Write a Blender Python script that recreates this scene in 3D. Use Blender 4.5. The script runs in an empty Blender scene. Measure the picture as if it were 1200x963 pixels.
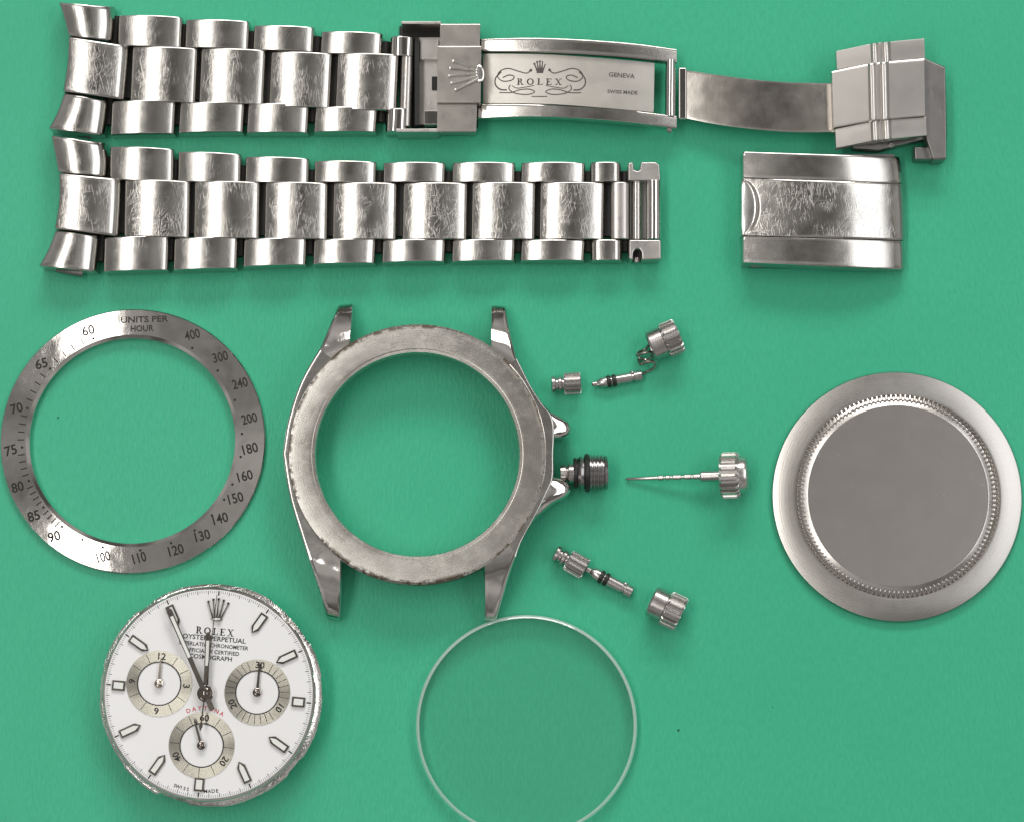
import bpy, bmesh, math, random
from mathutils import Vector, Matrix

random.seed(7)
PI = math.pi
R = math.radians
MM = 0.001                                   # everything below is laid out in millimetres

# ------------------------------------------------------------------ scene, camera, light
sc = bpy.context.scene
col = sc.collection
sc.render.resolution_x, sc.render.resolution_y = 1024, 821
sc.view_settings.view_transform = 'Standard'
sc.view_settings.look = 'None'
sc.view_settings.exposure = 0.0
sc.view_settings.gamma = 1.0
sc.view_settings.use_curve_mapping = False
sc.render.engine = 'CYCLES'
sc.cycles.use_denoising = True
sc.cycles.max_bounces = 10
sc.cycles.transparent_max_bounces = 16

CAM_D, TILT, SPAN = 400.0, R(6.0), 152.0     # camera distance, lean, width of the frame on the table
cd = bpy.data.cameras.new('camera')
cd.sensor_width = 36.0
cd.lens = 36.0 * CAM_D / SPAN
cd.clip_start, cd.clip_end = 0.01, 20.0
cam = bpy.data.objects.new('camera', cd)
cam.location = (0, -CAM_D * math.sin(TILT) * MM, CAM_D * math.cos(TILT) * MM)
cam.rotation_euler = (TILT, 0, 0)
col.objects.link(cam)
sc.camera = cam

w = bpy.data.worlds.new('World')
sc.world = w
w.use_nodes = True
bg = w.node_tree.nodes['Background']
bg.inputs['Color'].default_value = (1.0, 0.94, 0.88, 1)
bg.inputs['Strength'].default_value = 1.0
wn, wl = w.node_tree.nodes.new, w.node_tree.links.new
w_tc, w_no, w_rp = wn('ShaderNodeTexCoord'), wn('ShaderNodeTexNoise'), wn('ShaderNodeValToRGB')   # random light and dark patches added all round for the steel to reflect
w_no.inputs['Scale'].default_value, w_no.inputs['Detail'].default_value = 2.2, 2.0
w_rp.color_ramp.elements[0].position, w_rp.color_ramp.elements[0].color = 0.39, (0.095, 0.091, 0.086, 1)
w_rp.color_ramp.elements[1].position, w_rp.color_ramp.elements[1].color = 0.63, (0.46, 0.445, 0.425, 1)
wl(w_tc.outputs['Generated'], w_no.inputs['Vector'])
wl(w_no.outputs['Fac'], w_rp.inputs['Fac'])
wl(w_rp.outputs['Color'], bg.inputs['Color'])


def area(name, loc, sx, sy, watts, color):
    l = bpy.data.lights.new(name, 'AREA')
    l.shape = 'RECTANGLE'
    l.size, l.size_y, l.energy, l.color = sx, sy, watts, color
    o = bpy.data.objects.new(name, l)
    o.location = loc
    az = Vector(loc).normalized()            # faces the middle of the table, long side kept level
    ax = Vector((0, 1, 0)).cross(az).normalized()
    o.rotation_euler = Matrix((ax, az.cross(ax), az)).transposed().to_euler()
    col.objects.link(o)
    return o


area('ceiling_lamp', (-0.34, 0.05, 0.86), 0.17, 0.9, 2.7, (1.0, 0.97, 0.94))
area('window_lamp', (0.62, 0.12, 0.84), 0.36, 0.9, 2.6, (0.97, 0.98, 1.0))
area('bench_lamp', (0.05, 0.92, 0.64), 0.8, 0.28, 7.4, (1.0, 0.97, 0.94))

# ------------------------------------------------------------------ placing helpers
CT, ST = math.cos(TILT), math.sin(TILT)
CAM = Vector((0, -CAM_D * ST, CAM_D * CT))


def W(px, py, z=0.0):
    """point of the photograph (1200 x 963) -> millimetres on the plane at height z"""
    k = SPAN / CAM_D / 1200.0
    x, y = (px - 600.0) * k, -(py - 481.5) * k
    d = Vector((x, y * CT + ST, y * ST - CT))
    t = (z - CAM.z) / d.z
    return CAM + d * t


def K(z=0.0):
    return 1200.0 / SPAN * CAM_D / (CAM_D - z)


def lerp(a, b, t):
    return a + (b - a) * t


def poly_at(pts, t):
    """point at parameter t (0..1 by length) of a polyline of tuples"""
    ls = [math.dist(pts[i], pts[i + 1]) for i in range(len(pts) - 1)]
    tot = sum(ls)
    s = max(0.0, min(1.0, t)) * tot
    for i, l in enumerate(ls):
        if s <= l or i == len(ls) - 1:
            f = s / l if l else 0
            return tuple(lerp(a, b, f) for a, b in zip(pts[i], pts[i + 1]))
        s -= l


def spline(pts, n=6, closed=False):
    """Catmull-Rom through tuples"""
    out = []
    m = len(pts)
    rng = range(m) if closed else range(m - 1)
    for i in rng:
        if closed:
            p0, p1, p2, p3 = (pts[(i + j - 1) % m] for j in range(4))
        else:
            p1, p2 = pts[i], pts[i + 1]
            p0 = pts[i - 1] if i else p1
            p3 = pts[i + 2] if i + 2 < m else p2
        for k in range(n):
            t = k / n
            out.append(tuple(0.5 * (2 * b + (c - a) * t + (2 * a - 5 * b + 4 * c - d) * t * t
                                    + (3 * b - a - 3 * c + d) * t ** 3)
                             for a, b, c, d in zip(p0, p1, p2, p3)))
    if not closed:
        out.append(tuple(pts[-1]))
    return out


# ------------------------------------------------------------------ mesh builder
class MB:
    def __init__(self):
        self.v, self.f, self.mi = [], [], []

    def add(self, vs, fs, m=0):
        n = len(self.v)
        self.v += [tuple(p) for p in vs]
        self.f += [tuple(i + n for i in f) for f in fs]
        self.mi += [m] * len(fs)
        return self

    def hf(self, us, vs, fn, zb):
        """solid under a height grid: fn(u, v) -> (x, y, z); zb number or fn(u, v)"""
        nu, nv = len(us), len(vs)
        top, bot = [], []
        for u in us:
            for v in vs:
                p = fn(u, v)
                top.append(p)
                z = zb(u, v) if callable(zb) else zb
                bot.append((p[0], p[1], min(z, p[2] - 0.02)))
        N = nu * nv
        ix = lambda i, j: i * nv + j
        fs = []
        for i in range(nu - 1):
            for j in range(nv - 1):
                fs.append((ix(i, j), ix(i + 1, j), ix(i + 1, j + 1), ix(i, j + 1)))
                fs.append((N + ix(i, j), N + ix(i, j + 1), N + ix(i + 1, j + 1), N + ix(i + 1, j)))
        for i in range(nu - 1):
            fs.append((ix(i, 0), N + ix(i, 0), N + ix(i + 1, 0), ix(i + 1, 0)))
            fs.append((ix(i, nv - 1), ix(i + 1, nv - 1), N + ix(i + 1, nv - 1), N + ix(i, nv - 1)))
        for j in range(nv - 1):
            fs.append((ix(0, j), ix(0, j + 1), N + ix(0, j + 1), N + ix(0, j)))
            fs.append((ix(nu - 1, j), N + ix(nu - 1, j), N + ix(nu - 1, j + 1), ix(nu - 1, j + 1)))
        return self.add(top + bot, fs)

    def lathe(self, prof, c=(0, 0, 0), axis=(0, 0, 1), n=48, closed=False, radfn=None):
        """prof: [(r, a)] revolved about axis through c; radfn(k, i) scales ring k at segment i"""
        c = Vector(c)
        ax = Vector(axis).normalized()
        up = Vector((0, 0, 1)) if abs(ax.z) < 0.9 else Vector((0, 1, 0))
        e1 = up.cross(ax).normalized()
        e2 = ax.cross(e1)
        vs, fs = [], []
        m = len(prof)
        for k, (r, a) in enumerate(prof):
            for i in range(n):
                t = 2 * PI * i / n
                s = radfn(k, i) if radfn else 1.0
                vs.append(c + ax * a + (e1 * math.cos(t) + e2 * math.sin(t)) * r * s)
        kk = range(m) if closed else range(m - 1)
        for k in kk:
            k2 = (k + 1) % m
            for i in range(n):
                j = (i + 1) % n
                fs.append((k * n + i, k * n + j, k2 * n + j, k2 * n + i))
        if not closed:
            if prof[0][0] > 1e-6:
                fs.append(tuple(range(n - 1, -1, -1)))
            if prof[-1][0] > 1e-6:
                fs.append(tuple((m - 1) * n + i for i in range(n)))
        return self.add(vs, fs)

    def knurl(self, prof, c, axis, teeth, depth):
        """prof: [(r, a, cut)] - cut True carves flutes in that ring"""
        n = teeth * 6
        return self.lathe([(r, a) for r, a, _ in prof], c, axis, n,
                          radfn=lambda k, i: 1.0 - (depth if prof[k][2] and (i % 6) in (3, 4, 5) else 0.0))

    def tube(self, pts, r, n=8, cap=True):
        pts = [Vector(p) for p in pts]
        vs, fs = [], []
        m = len(pts)
        prev = None
        for k, p in enumerate(pts):
            t = (pts[min(k + 1, m - 1)] - pts[max(k - 1, 0)]).normalized()
            if prev is None:
                a = Vector((0, 0, 1)) if abs(t.z) < 0.9 else Vector((1, 0, 0))
                e1 = t.cross(a).normalized()
            else:
                e1 = (prev - t * prev.dot(t)).normalized()
            prev = e1
            e2 = t.cross(e1)
            rr = r[k] if isinstance(r, (list, tuple)) else r
            for i in range(n):
                q = 2 * PI * i / n
                vs.append(p + (e1 * math.cos(q) + e2 * math.sin(q)) * rr)
        for k in range(m - 1):
            for i in range(n):
                j = (i + 1) % n
                fs.append((k * n + i, k * n + j, (k + 1) * n + j, (k + 1) * n + i))
        if cap:
            fs.append(tuple(range(n - 1, -1, -1)))
            fs.append(tuple((m - 1) * n + i for i in range(n)))
        return self.add(vs, fs)

    def prism(self, pts, z0, z1, cham=0.0):
        """vertical prism from (x, y) outline; cham shrinks the top edge"""
        m = len(pts)
        cx = sum(p[0] for p in pts) / m
        cy = sum(p[1] for p in pts) / m
        vs = [(x, y, z0) for x, y in pts]
        rings = [vs]
        if cham:
            rings.append([(x, y, z1 - cham) for x, y in pts])
            top = []
            for x, y in pts:
                d = math.hypot(x - cx, y - cy) or 1
                top.append((x - (x - cx) / d * cham, y - (y - cy) / d * cham, z1))
            rings.append(top)
        else:
            rings.append([(x, y, z1) for x, y in pts])
        allv, fs = [], []
        for r_ in rings:
            allv += r_
        for k in range(len(rings) - 1):
            for i in range(m):
                j = (i + 1) % m
                fs.append((k * m + i, k * m + j, (k + 1) * m + j, (k + 1) * m + i))
        fs.append(tuple(range(m - 1, -1, -1)))
        fs.append(tuple((len(rings) - 1) * m + i for i in range(m)))
        return self.add(allv, fs)

    def ribbon(self, pts, wd, z):
        """flat strip on a surface: pts (x, y), z number or fn(x, y)"""
        m = len(pts)
        vs, fs = [], []
        for k in range(m):
            a, b = pts[max(k - 1, 0)], pts[min(k + 1, m - 1)]
            dx, dy = b[0] - a[0], b[1] - a[1]
            l = math.hypot(dx, dy) or 1
            ww = (wd[k] if isinstance(wd, list) else wd) / 2
            for s in (-1, 1):
                x, y = pts[k][0] - dy / l * ww * s, pts[k][1] + dx / l * ww * s
                vs.append((x, y, z(x, y) if callable(z) else z))
        for k in range(m - 1):
            fs.append((2 * k, 2 * k + 2, 2 * k + 3, 2 * k + 1))
        return self.add(vs, fs)

    def annulus(self, c, r0, r1, z, n=64):
        vs, fs = [], []
        for i in range(n):
            t = 2 * PI * i / n
            vs.append((c[0] + r0 * math.cos(t), c[1] + r0 * math.sin(t), z))
            vs.append((c[0] + r1 * math.cos(t), c[1] + r1 * math.sin(t), z))
        for i in range(n):
            j = (i + 1) % n
            fs.append((2 * i, 2 * i + 1, 2 * j + 1, 2 * j))
        return self.add(vs, fs)

    def disc(self, c, r, z, n=64):
        return self.add([(c[0] + r * math.cos(2 * PI * i / n), c[1] + r * math.sin(2 * PI * i / n), z)
                         for i in range(n)], [tuple(range(n))])

    def ball(self, c, r, n=8):
        pr = [(r * math.sin(PI * k / 6), -r * math.cos(PI * k / 6)) for k in range(7)]
        return self.lathe(pr, c, (0, 0, 1), n)


# ------------------------------------------------------------------ objects: things and parts
def thing(name, label, cat, origin, group=None):
    o = bpy.data.objects.new(name, None)
    o.empty_display_size = 0.002
    o.location = Vector(origin) * MM
    col.objects.link(o)
    o['label'], o['category'] = label, cat
    if group:
        o['group'] = group
    return o


def root_of(o):
    while o.parent:
        o = o.parent
    return o


def build(mb, name, mats, parent=None, label=None, bevel=0.0, sharp=32, smooth=True, origin=None):
    org = Vector(origin) if origin is not None else (root_of(parent).location / MM if parent else Vector((0, 0, 0)))
    me = bpy.data.meshes.new(name)
    me.from_pydata([((Vector(p) - org) * MM) for p in mb.v], [], mb.f)
    mats = mats if isinstance(mats, (list, tuple)) else [mats]
    for m in mats:
        me.materials.append(m)
    if len(mats) > 1:
        me.polygons.foreach_set('material_index', mb.mi)
    bm = bmesh.new()
    bm.from_mesh(me)
    bmesh.ops.remove_doubles(bm, verts=bm.verts, dist=1e-7)
    bmesh.ops.dissolve_degenerate(bm, edges=bm.edges, dist=1e-8)
    bmesh.ops.recalc_face_normals(bm, faces=bm.faces)
    bm.to_mesh(me)
    bm.free()
    uv = me.uv_layers.new(name='UVMap')
    vv = me.vertices
    for l in me.loops:
        p = vv[l.vertex_index].co
        uv.data[l.index].uv = (p.x * 100, p.y * 100 + p.z * 60)
    if smooth:
        me.shade_smooth()
        me.set_sharp_from_angle(angle=R(sharp))
    o = bpy.data.objects.new(name, me)
    col.objects.link(o)
    if parent:
        o.parent = parent
    else:
        o.location = org * MM
    if label:
        o['label'] = label
    if bevel:
        b = o.modifiers.new('bevel', 'BEVEL')
        b.width, b.segments, b.limit_method, b.angle_limit = bevel * MM, 2, 'ANGLE', R(40)
        b.harden_normals = True
    return o


def flat(mb, name, mat, parent, label=None):
    """printed sheet: no solid, normals up"""
    org = root_of(parent).location / MM
    me = bpy.data.meshes.new(name)
    fs = []
    for f in mb.f:
        a, b, c = (Vector(mb.v[i]) for i in f[:3])
        fs.append(f if (b - a).cross(c - a).z >= 0 else tuple(reversed(f)))
    me.from_pydata([((Vector(p) - org) * MM) for p in mb.v], [], fs)
    me.materials.append(mat)
    o = bpy.data.objects.new(name, me)
    col.objects.link(o)
    o.parent = parent
    if label:
        o['label'] = label
    return o


# ------------------------------------------------------------------ lettering
_tc = {}


def glyphs(s):
    """flat mesh of a string in the built-in font: centred, capitals one unit high"""
    if s in _tc:
        return _tc[s]
    cu = bpy.data.curves.new('lettering', 'FONT')
    cu.body = s
    cu.size = 1.0
    cu.resolution_u = 3
    cu.offset = 0.018
    o = bpy.data.objects.new('lettering', cu)
    col.objects.link(o)
    dg = bpy.context.evaluated_depsgraph_get()
    me = bpy.data.meshes.new_from_object(o.evaluated_get(dg))
    vs = [(v.co.x, v.co.y) for v in me.vertices]
    fs = [tuple(p.vertices) for p in me.polygons]
    bpy.data.objects.remove(o)
    bpy.data.curves.remove(cu)
    bpy.data.meshes.remove(me)
    x0, x1 = min(v[0] for v in vs), max(v[0] for v in vs)
    y0, y1 = min(v[1] for v in vs), max(v[1] for v in vs)
    h = y1 - y0
    vs = [((x - (x0 + x1) / 2) / h, (y - (y0 + y1) / 2) / h) for x, y in vs]
    _tc[s] = (vs, fs, (x1 - x0) / h)
    return _tc[s]


def put(mb, vs, fs, c, rot, sx, sy, z):
    ca, sa = math.cos(rot), math.sin(rot)
    out = []
    for x, y in vs:
        x, y = x * sx, y * sy
        X, Y = c[0] + x * ca - y * sa, c[1] + x * sa + y * ca
        out.append((X, Y, z(X, Y) if callable(z) else z))
    mb.add(out, fs)


def text(mb, s, c, h, z, rot=0.0, width=None):
    vs, fs, wd = glyphs(s)
    put(mb, vs, fs, c, rot, (width / wd) if width else h, h, z)


def serif(mb, s, c, width, h, z, rot=0.0, gap=0.28):
    """roman capitals with serifs, drawn as strokes"""
    S, T = 0.22, 0.10                        # stem and hairline
    def box(x0, y0, x1, y1):
        return [(x0, y0), (x1, y0), (x1, y1), (x0, y1)]
    def arcring(cx, cy, rx, ry, a0, a1, t0, t1, n=14):
        qs = []
        for i in range(n):
            A, B = lerp(a0, a1, i / n), lerp(a0, a1, (i + 1) / n)
            q = []
            for ang, sgn in ((A, 1), (B, 1), (B, 0), (A, 0)):
                th = lerp(t1, t0, abs(math.cos(ang)))
                k = 1 if sgn else 0
                q.append((cx + (rx - (0 if k else th)) * math.cos(ang), cy + (ry - (0 if k else th)) * math.sin(ang)))
            qs.append(q)
        return qs
    L = {}
    L['R'] = (0.92, [box(.12, 0, .12 + S, 1), box(0, 0, .42, T), box(0, 1 - T, .4, 1), box(.29, .44, .45, .44 + T)]
              + arcring(.42, .725, .3, .275, -PI / 2, PI / 2, S, T)
              + [[(.40, .46), (.58, .46), (.86, T), (.66, T)], box(.6, 0, .95, T)])
    L['O'] = (1.0, arcring(.5, .5, .5, .5, 0, 2 * PI, S, T, 24))
    L['L'] = (0.78, [box(.12, 0, .12 + S, 1), box(0, 0, .78, T), box(0, 1 - T, .42, 1), [(.70, 0), (.78, 0), (.78, .3), (.72, .3)]])
    L['E'] = (0.82, [box(.12, 0, .12 + S, 1), box(0, 0, .8, T), box(0, 1 - T, .77, 1), box(.28, .47, .58, .47 + T),
                     [(.72, 0), (.80, 0), (.82, .28), (.76, .28)], [(.70, 1), (.77, 1), (.78, .76), (.72, .76)],
                     box(.55, .36, .60, .65)])
    L['X'] = (0.95, [[(.08, 1), (.28, 1), (.87, 0), (.67, 0)], [(.70, 1), (.79, 1), (.26, 0), (.16, 0)],
                     box(0, 1 - T, .36, 1), box(.6, 1 - T, .92, 1), box(.02, 0, .34, T), box(.58, 0, .95, T)])
    tot = sum(L[ch][0] for ch in s) + gap * (len(s) - 1)
    x = -tot / 2
    k = width / tot
    for ch in s:
        wd, qs = L[ch]
        for q in qs:
            put(mb, [(px + x, py - .5) for px, py in q], [tuple(range(len(q)))], c, rot, k, h, z)
        x += wd + gap


# ------------------------------------------------------------------ materials
def mat(name):
    m = bpy.data.materials.new(name)
    m.use_nodes = True
    nt = m.node_tree
    return m, nt, nt.nodes['Principled BSDF'], nt.nodes.new, nt.links.new


def mapped(nt, scale, kind='Object', rnd=True, rot=0.0):
    new, link = nt.nodes.new, nt.links.new
    tc = new('ShaderNodeTexCoord')
    mp = new('ShaderNodeMapping')
    mp.inputs['Scale'].default_value = scale
    src = tc.outputs[kind]
    if rot:
        tr = new('ShaderNodeMapping')                       # turn first, then stretch
        tr.inputs['Rotation'].default_value = (0, 0, rot)
        link(src, tr.inputs['Vector'])
        src = tr.outputs[0]
    link(src, mp.inputs['Vector'])
    if not rnd:
        return mp.outputs[0]
    oi = new('ShaderNodeObjectInfo')
    ml = new('ShaderNodeMath')
    ml.operation = 'MULTIPLY'
    ml.inputs[1].default_value = 57.0
    link(oi.outputs['Random'], ml.inputs[0])
    ad = new('ShaderNodeVectorMath')
    link(mp.outputs[0], ad.inputs[0])
    link(ml.outputs[0], ad.inputs[1])
    return ad.outputs[0]


def noise(nt, vec, scale, detail=3.0, rough=0.55):
    n = nt.nodes.new('ShaderNodeTexNoise')
    n.inputs['Scale'].default_value = scale
    n.inputs['Detail'].default_value = detail
    n.inputs['Roughness'].default_value = rough
    nt.links.new(vec, n.inputs['Vector'])
    return n.outputs['Fac']


def ramp(nt, fac, stops):
    r = nt.nodes.new('ShaderNodeValToRGB')
    e = r.color_ramp.elements
    while len(e) < len(stops):
        e.new(0.5)
    for el, (p, c) in zip(e, stops):
        el.position = p
        el.color = (c, c, c, 1) if not isinstance(c, tuple) else (*c, 1)
    nt.links.new(fac, r.inputs['Fac'])
    return r.outputs['Color']


def math_(nt, op, a, b=None, clamp=False):
    n = nt.nodes.new('ShaderNodeMath')
    n.operation = op
    n.use_clamp = clamp
    for i, x in enumerate((a, b)):
        if x is None:
            continue
        if isinstance(x, (int, float)):
            n.inputs[i].default_value = x
        else:
            nt.links.new(x, n.inputs[i])
    return n.outputs[0]


def mix(nt, fac, a, b):
    n = nt.nodes.new('ShaderNodeMix')
    n.data_type = 'RGBA'
    for s, x in ((0, fac), (6, a), (7, b)):
        if isinstance(x, (int, float)):
            n.inputs[s].default_value = x
        elif isinstance(x, tuple):
            n.inputs[s].default_value = (*x, 1)
        else:
            nt.links.new(x, n.inputs[s])
    return n.outputs[2]


def steel(name, base, rough, stretch=(1, 1, 1), scratch=0.0, aniso=0.0, tangent=None, grain=0.3, rvar=0.08,
          scratch_stretch=(0.5, 0.18, 0.4), grain_scale=9.0, dist=0.004, warp=0.0, scratch_rot=0.12, rings=0.0, tone=0.92, sparse=0.0):
    m, nt, p, new, link = mat(name)
    p.inputs['Metallic'].default_value = 1.0
    v = mapped(nt, tuple(s * 1000 for s in stretch))
    fine = noise(nt, v, grain_scale, 3, 0.6)
    v2 = mapped(nt, (1000, 1000, 1000))
    big = noise(nt, v2, 0.35, 3, 0.6)
    dark = tuple(b * tone for b in base)
    c = mix(nt, big, dark, tuple(min(1, b * 1.05) for b in base))
    height = math_(nt, 'MULTIPLY', fine, grain)
    rg = math_(nt, 'ADD', math_(nt, 'MULTIPLY', math_(nt, 'SUBTRACT', big, 0.5), rvar * 2), rough)
    rg = math_(nt, 'ADD', rg, math_(nt, 'MULTIPLY', math_(nt, 'SUBTRACT', fine, 0.5), rvar))
    if rings:
        tc = new('ShaderNodeTexCoord')
        mp = new('ShaderNodeMapping')
        mp.inputs['Scale'].default_value = (1000, 1000, 0)
        link(tc.outputs['Object'], mp.inputs['Vector'])
        ln = new('ShaderNodeVectorMath')
        ln.operation = 'LENGTH'
        link(mp.outputs[0], ln.inputs[0])
        n1 = new('ShaderNodeTexNoise')
        n1.noise_dimensions = '1D'
        n1.inputs['Scale'].default_value = 7.0
        n1.inputs['Detail'].default_value = 3.0
        link(ln.outputs['Value'], n1.inputs['W'])
        height = math_(nt, 'ADD', height, math_(nt, 'MULTIPLY', n1.outputs['Fac'], rings))
        rg = math_(nt, 'ADD', rg, math_(nt, 'MULTIPLY', math_(nt, 'SUBTRACT', n1.outputs['Fac'], 0.5), 0.12))
    if warp:
        height = math_(nt, 'ADD', height, math_(nt, 'MULTIPLY', noise(nt, mapped(nt, (1000, 1000, 1000)), 0.30, 1.5, 0.5), warp))
    if scratch:
        msk = ramp(nt, noise(nt, v2, 0.25, 2), [(0.36, 0.15), (0.60, 1.0)])
        sc_ = None
        for rot, sx, sy, th in ((scratch_rot, 7.0, 0.45, 0.60), (scratch_rot - 0.35, 9.0, 0.35, 0.62), (scratch_rot + 0.55, 11.0, 0.30, 0.645),
                                (scratch_rot + 1.35, 10.0, 0.25, 0.66)):
            v3 = mapped(nt, (sx * 1000, sy * 1000, 600), rot=rot)
            ln_ = ramp(nt, noise(nt, v3, 1.0, 1.0, 0.4), [(th + sparse, 0.0), (th + sparse + 0.06, 1.0)])
            sc_ = ln_ if sc_ is None else math_(nt, 'MAXIMUM', sc_, ln_)
        sc_ = math_(nt, 'MULTIPLY', sc_, msk)
        height = math_(nt, 'SUBTRACT', height, math_(nt, 'MULTIPLY', sc_, scratch * 0.5))
        rg = math_(nt, 'ADD', rg, math_(nt, 'MULTIPLY', sc_, 0.03 * min(4.0, scratch)))
    link(c, p.inputs['Base Color'])
    link(math_(nt, 'MAXIMUM', rg, 0.03), p.inputs['Roughness'])
    bp = new('ShaderNodeBump')
    bp.inputs['Strength'].default_value = 1.0
    bp.inputs['Distance'].default_value = dist * MM
    link(height, bp.inputs['Height'])
    link(bp.outputs[0], p.inputs['Normal'])
    if aniso:
        p.inputs['Anisotropic'].default_value = aniso
        t = new('ShaderNodeTangent')
        if tangent == 'Z':
            t.direction_type, t.axis = 'RADIAL', 'Z'
        else:
            t.direction_type, t.uv_map = 'UV_MAP', 'UVMap'
        link(t.outputs[0], p.inputs['Tangent'])
    return m


ST_BASE = (0.56, 0.54, 0.507)
M = {}
M['link'] = steel('brushed_steel', ST_BASE, 0.16, (0.12, 1.3, 1.0), 0.9, 0.5, 'UV', 0.6, scratch_stretch=(2.2, 0.16, 0.5))
M['worn'] = steel('worn_steel', ST_BASE, 0.16, (0.3, 1.2, 1.0), 2.2, 0.3, 'UV', 0.6, scratch_stretch=(2.4, 0.2, 0.5))
M['satin'] = steel('satin_steel', (0.60, 0.57, 0.54), 0.30, (0.15, 1.3, 1.0), 0.8, 0.4, 'UV', 0.6)
M['polish'] = steel('polished_steel', (0.68, 0.65, 0.62), 0.07, (1, 1, 1), 0.15, grain=0.1, rvar=0.05, warp=18)
M['bezel'] = steel('polished_bezel_steel', (0.66, 0.635, 0.60), 0.09, (1, 1, 1), 0.3, grain=0.2, rvar=0.03, warp=14)
M['round'] = steel('circular_brushed_steel', (0.43, 0.41, 0.385), 0.29, (1.2, 1.2, 1), 0.0, 0.65, 'Z', 0.3, rvar=0.03, rings=1.0)
M['frost2'] = steel('pale_satin_steel', (0.64, 0.61, 0.575), 0.30, (0.15, 1.3, 1.0), 0.1, 0.3, 'UV', 0.25, rvar=0.02, tone=0.98)
M['bridge'] = steel('brown_satin_steel', (0.46, 0.43, 0.40), 0.30, (0.15, 1.3, 1.0), 0.4, 0.3, 'UV', 0.6)
M['frost'] = steel('frosted_steel', (0.52, 0.495, 0.455), 0.42, (1, 1, 1), 0.5, grain=0.8)
M['blade'] = steel('brown_grey_steel', (0.48, 0.45, 0.41), 0.20, (0.3, 1.2, 1), 0.5, 0.3, 'UV', 0.5, warp=10)
M['cover'] = steel('cover_steel', ST_BASE, 0.17, (0.15, 1.3, 1.0), 0.45, 0.3, 'UV', 0.6)
M['back'] = steel('satin_back_steel', (0.60, 0.565, 0.535), 0.25, (1, 1, 1), 0.7, grain=0.3, rvar=0.012, tone=0.97, sparse=0.078, scratch_rot=-0.9,
                  scratch_stretch=(0.35, 0.3, 0.3))
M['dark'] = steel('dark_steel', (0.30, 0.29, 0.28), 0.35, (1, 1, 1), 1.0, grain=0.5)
M['black_gap'] = steel('gap_shade_steel', (0.045, 0.045, 0.043), 0.5, (1, 1, 1))  # near-black base colour carries the shade of gaps and recesses
M['head'] = steel('satin_crown_steel', (0.62, 0.59, 0.56), 0.24, (1, 1, 1), 0, grain=0.8)
M['emblem'] = steel('bright_emblem_steel', (0.82, 0.80, 0.76), 0.22, (1, 1, 1), 0, grain=1.0)
M['hand_mid'] = steel('grey_hand_metal', (0.22, 0.20, 0.175), 0.15)
M['small'] = steel('turned_steel', (0.50, 0.47, 0.45), 0.27, (1, 1, 1), 1.0, grain=0.8, grain_scale=4)
M['gunmetal'] = steel('grey_turned_steel', (0.33, 0.32, 0.32), 0.25, (1, 1, 1), 1.0, grain=0.8)
M['wire'] = steel('spring_wire', (0.40, 0.37, 0.33), 0.2)
M['rhodium'] = steel('bright_movement_metal', (0.78, 0.75, 0.72), 0.16, (1, 1, 1), 2.0, grain=1.2, grain_scale=1.6, dist=0.03)
M['hand'] = steel('polished_hand_metal', (0.24, 0.21, 0.19), 0.12)
M['hand_light'] = steel('bright_hand_metal', (0.62, 0.56, 0.48), 0.15)
M['sub'] = steel('subdial_ring_metal', (0.52, 0.50, 0.43), 0.24, (1, 1, 1), 0, 0.8, 'Z', 0.3)


def plain(name, c, rough=0.5, spec=0.5, var=0.0, scale=2.0):
    m, nt, p, new, link = mat(name)
    p.inputs['Base Color'].default_value = (*c, 1)
    p.inputs['Roughness'].default_value = rough
    p.inputs['Specular IOR Level'].default_value = spec
    if var:
        n = noise(nt, mapped(nt, (1000, 1000, 1000)), scale, 3)
        link(mix(nt, n, tuple(x * (1 - var) for x in c), tuple(min(1, x * (1 + var)) for x in c)), p.inputs['Base Color'])
    return m


M['rubber'] = plain('black_rubber', (0.012, 0.012, 0.012), 0.4, 0.5, 0.3)
M['ink'] = plain('black_ink', (0.02, 0.02, 0.02), 0.5, 0.3, 0.2)
M['engrave'] = plain('engraved_black_fill', (0.03, 0.027, 0.025), 0.6, 0.2, 0.3)
M['engrave_grey'] = plain('etched_grey_mark', (0.10, 0.09, 0.085), 0.6, 0.2, 0.3)
M['red_ink'] = plain('red_ink', (0.55, 0.06, 0.07), 0.5, 0.3, 0.1)
M['dial'] = plain('white_dial_lacquer', (0.80, 0.80, 0.80), 0.25, 0.4, 0.015, 0.4)
M['lume'] = plain('pale_lume', (0.74, 0.76, 0.72), 0.5, 0.3, 0.05)
M['dust'] = plain('dark_dust', (0.02, 0.11, 0.07), 0.9, 0.1, 0.2)


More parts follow.
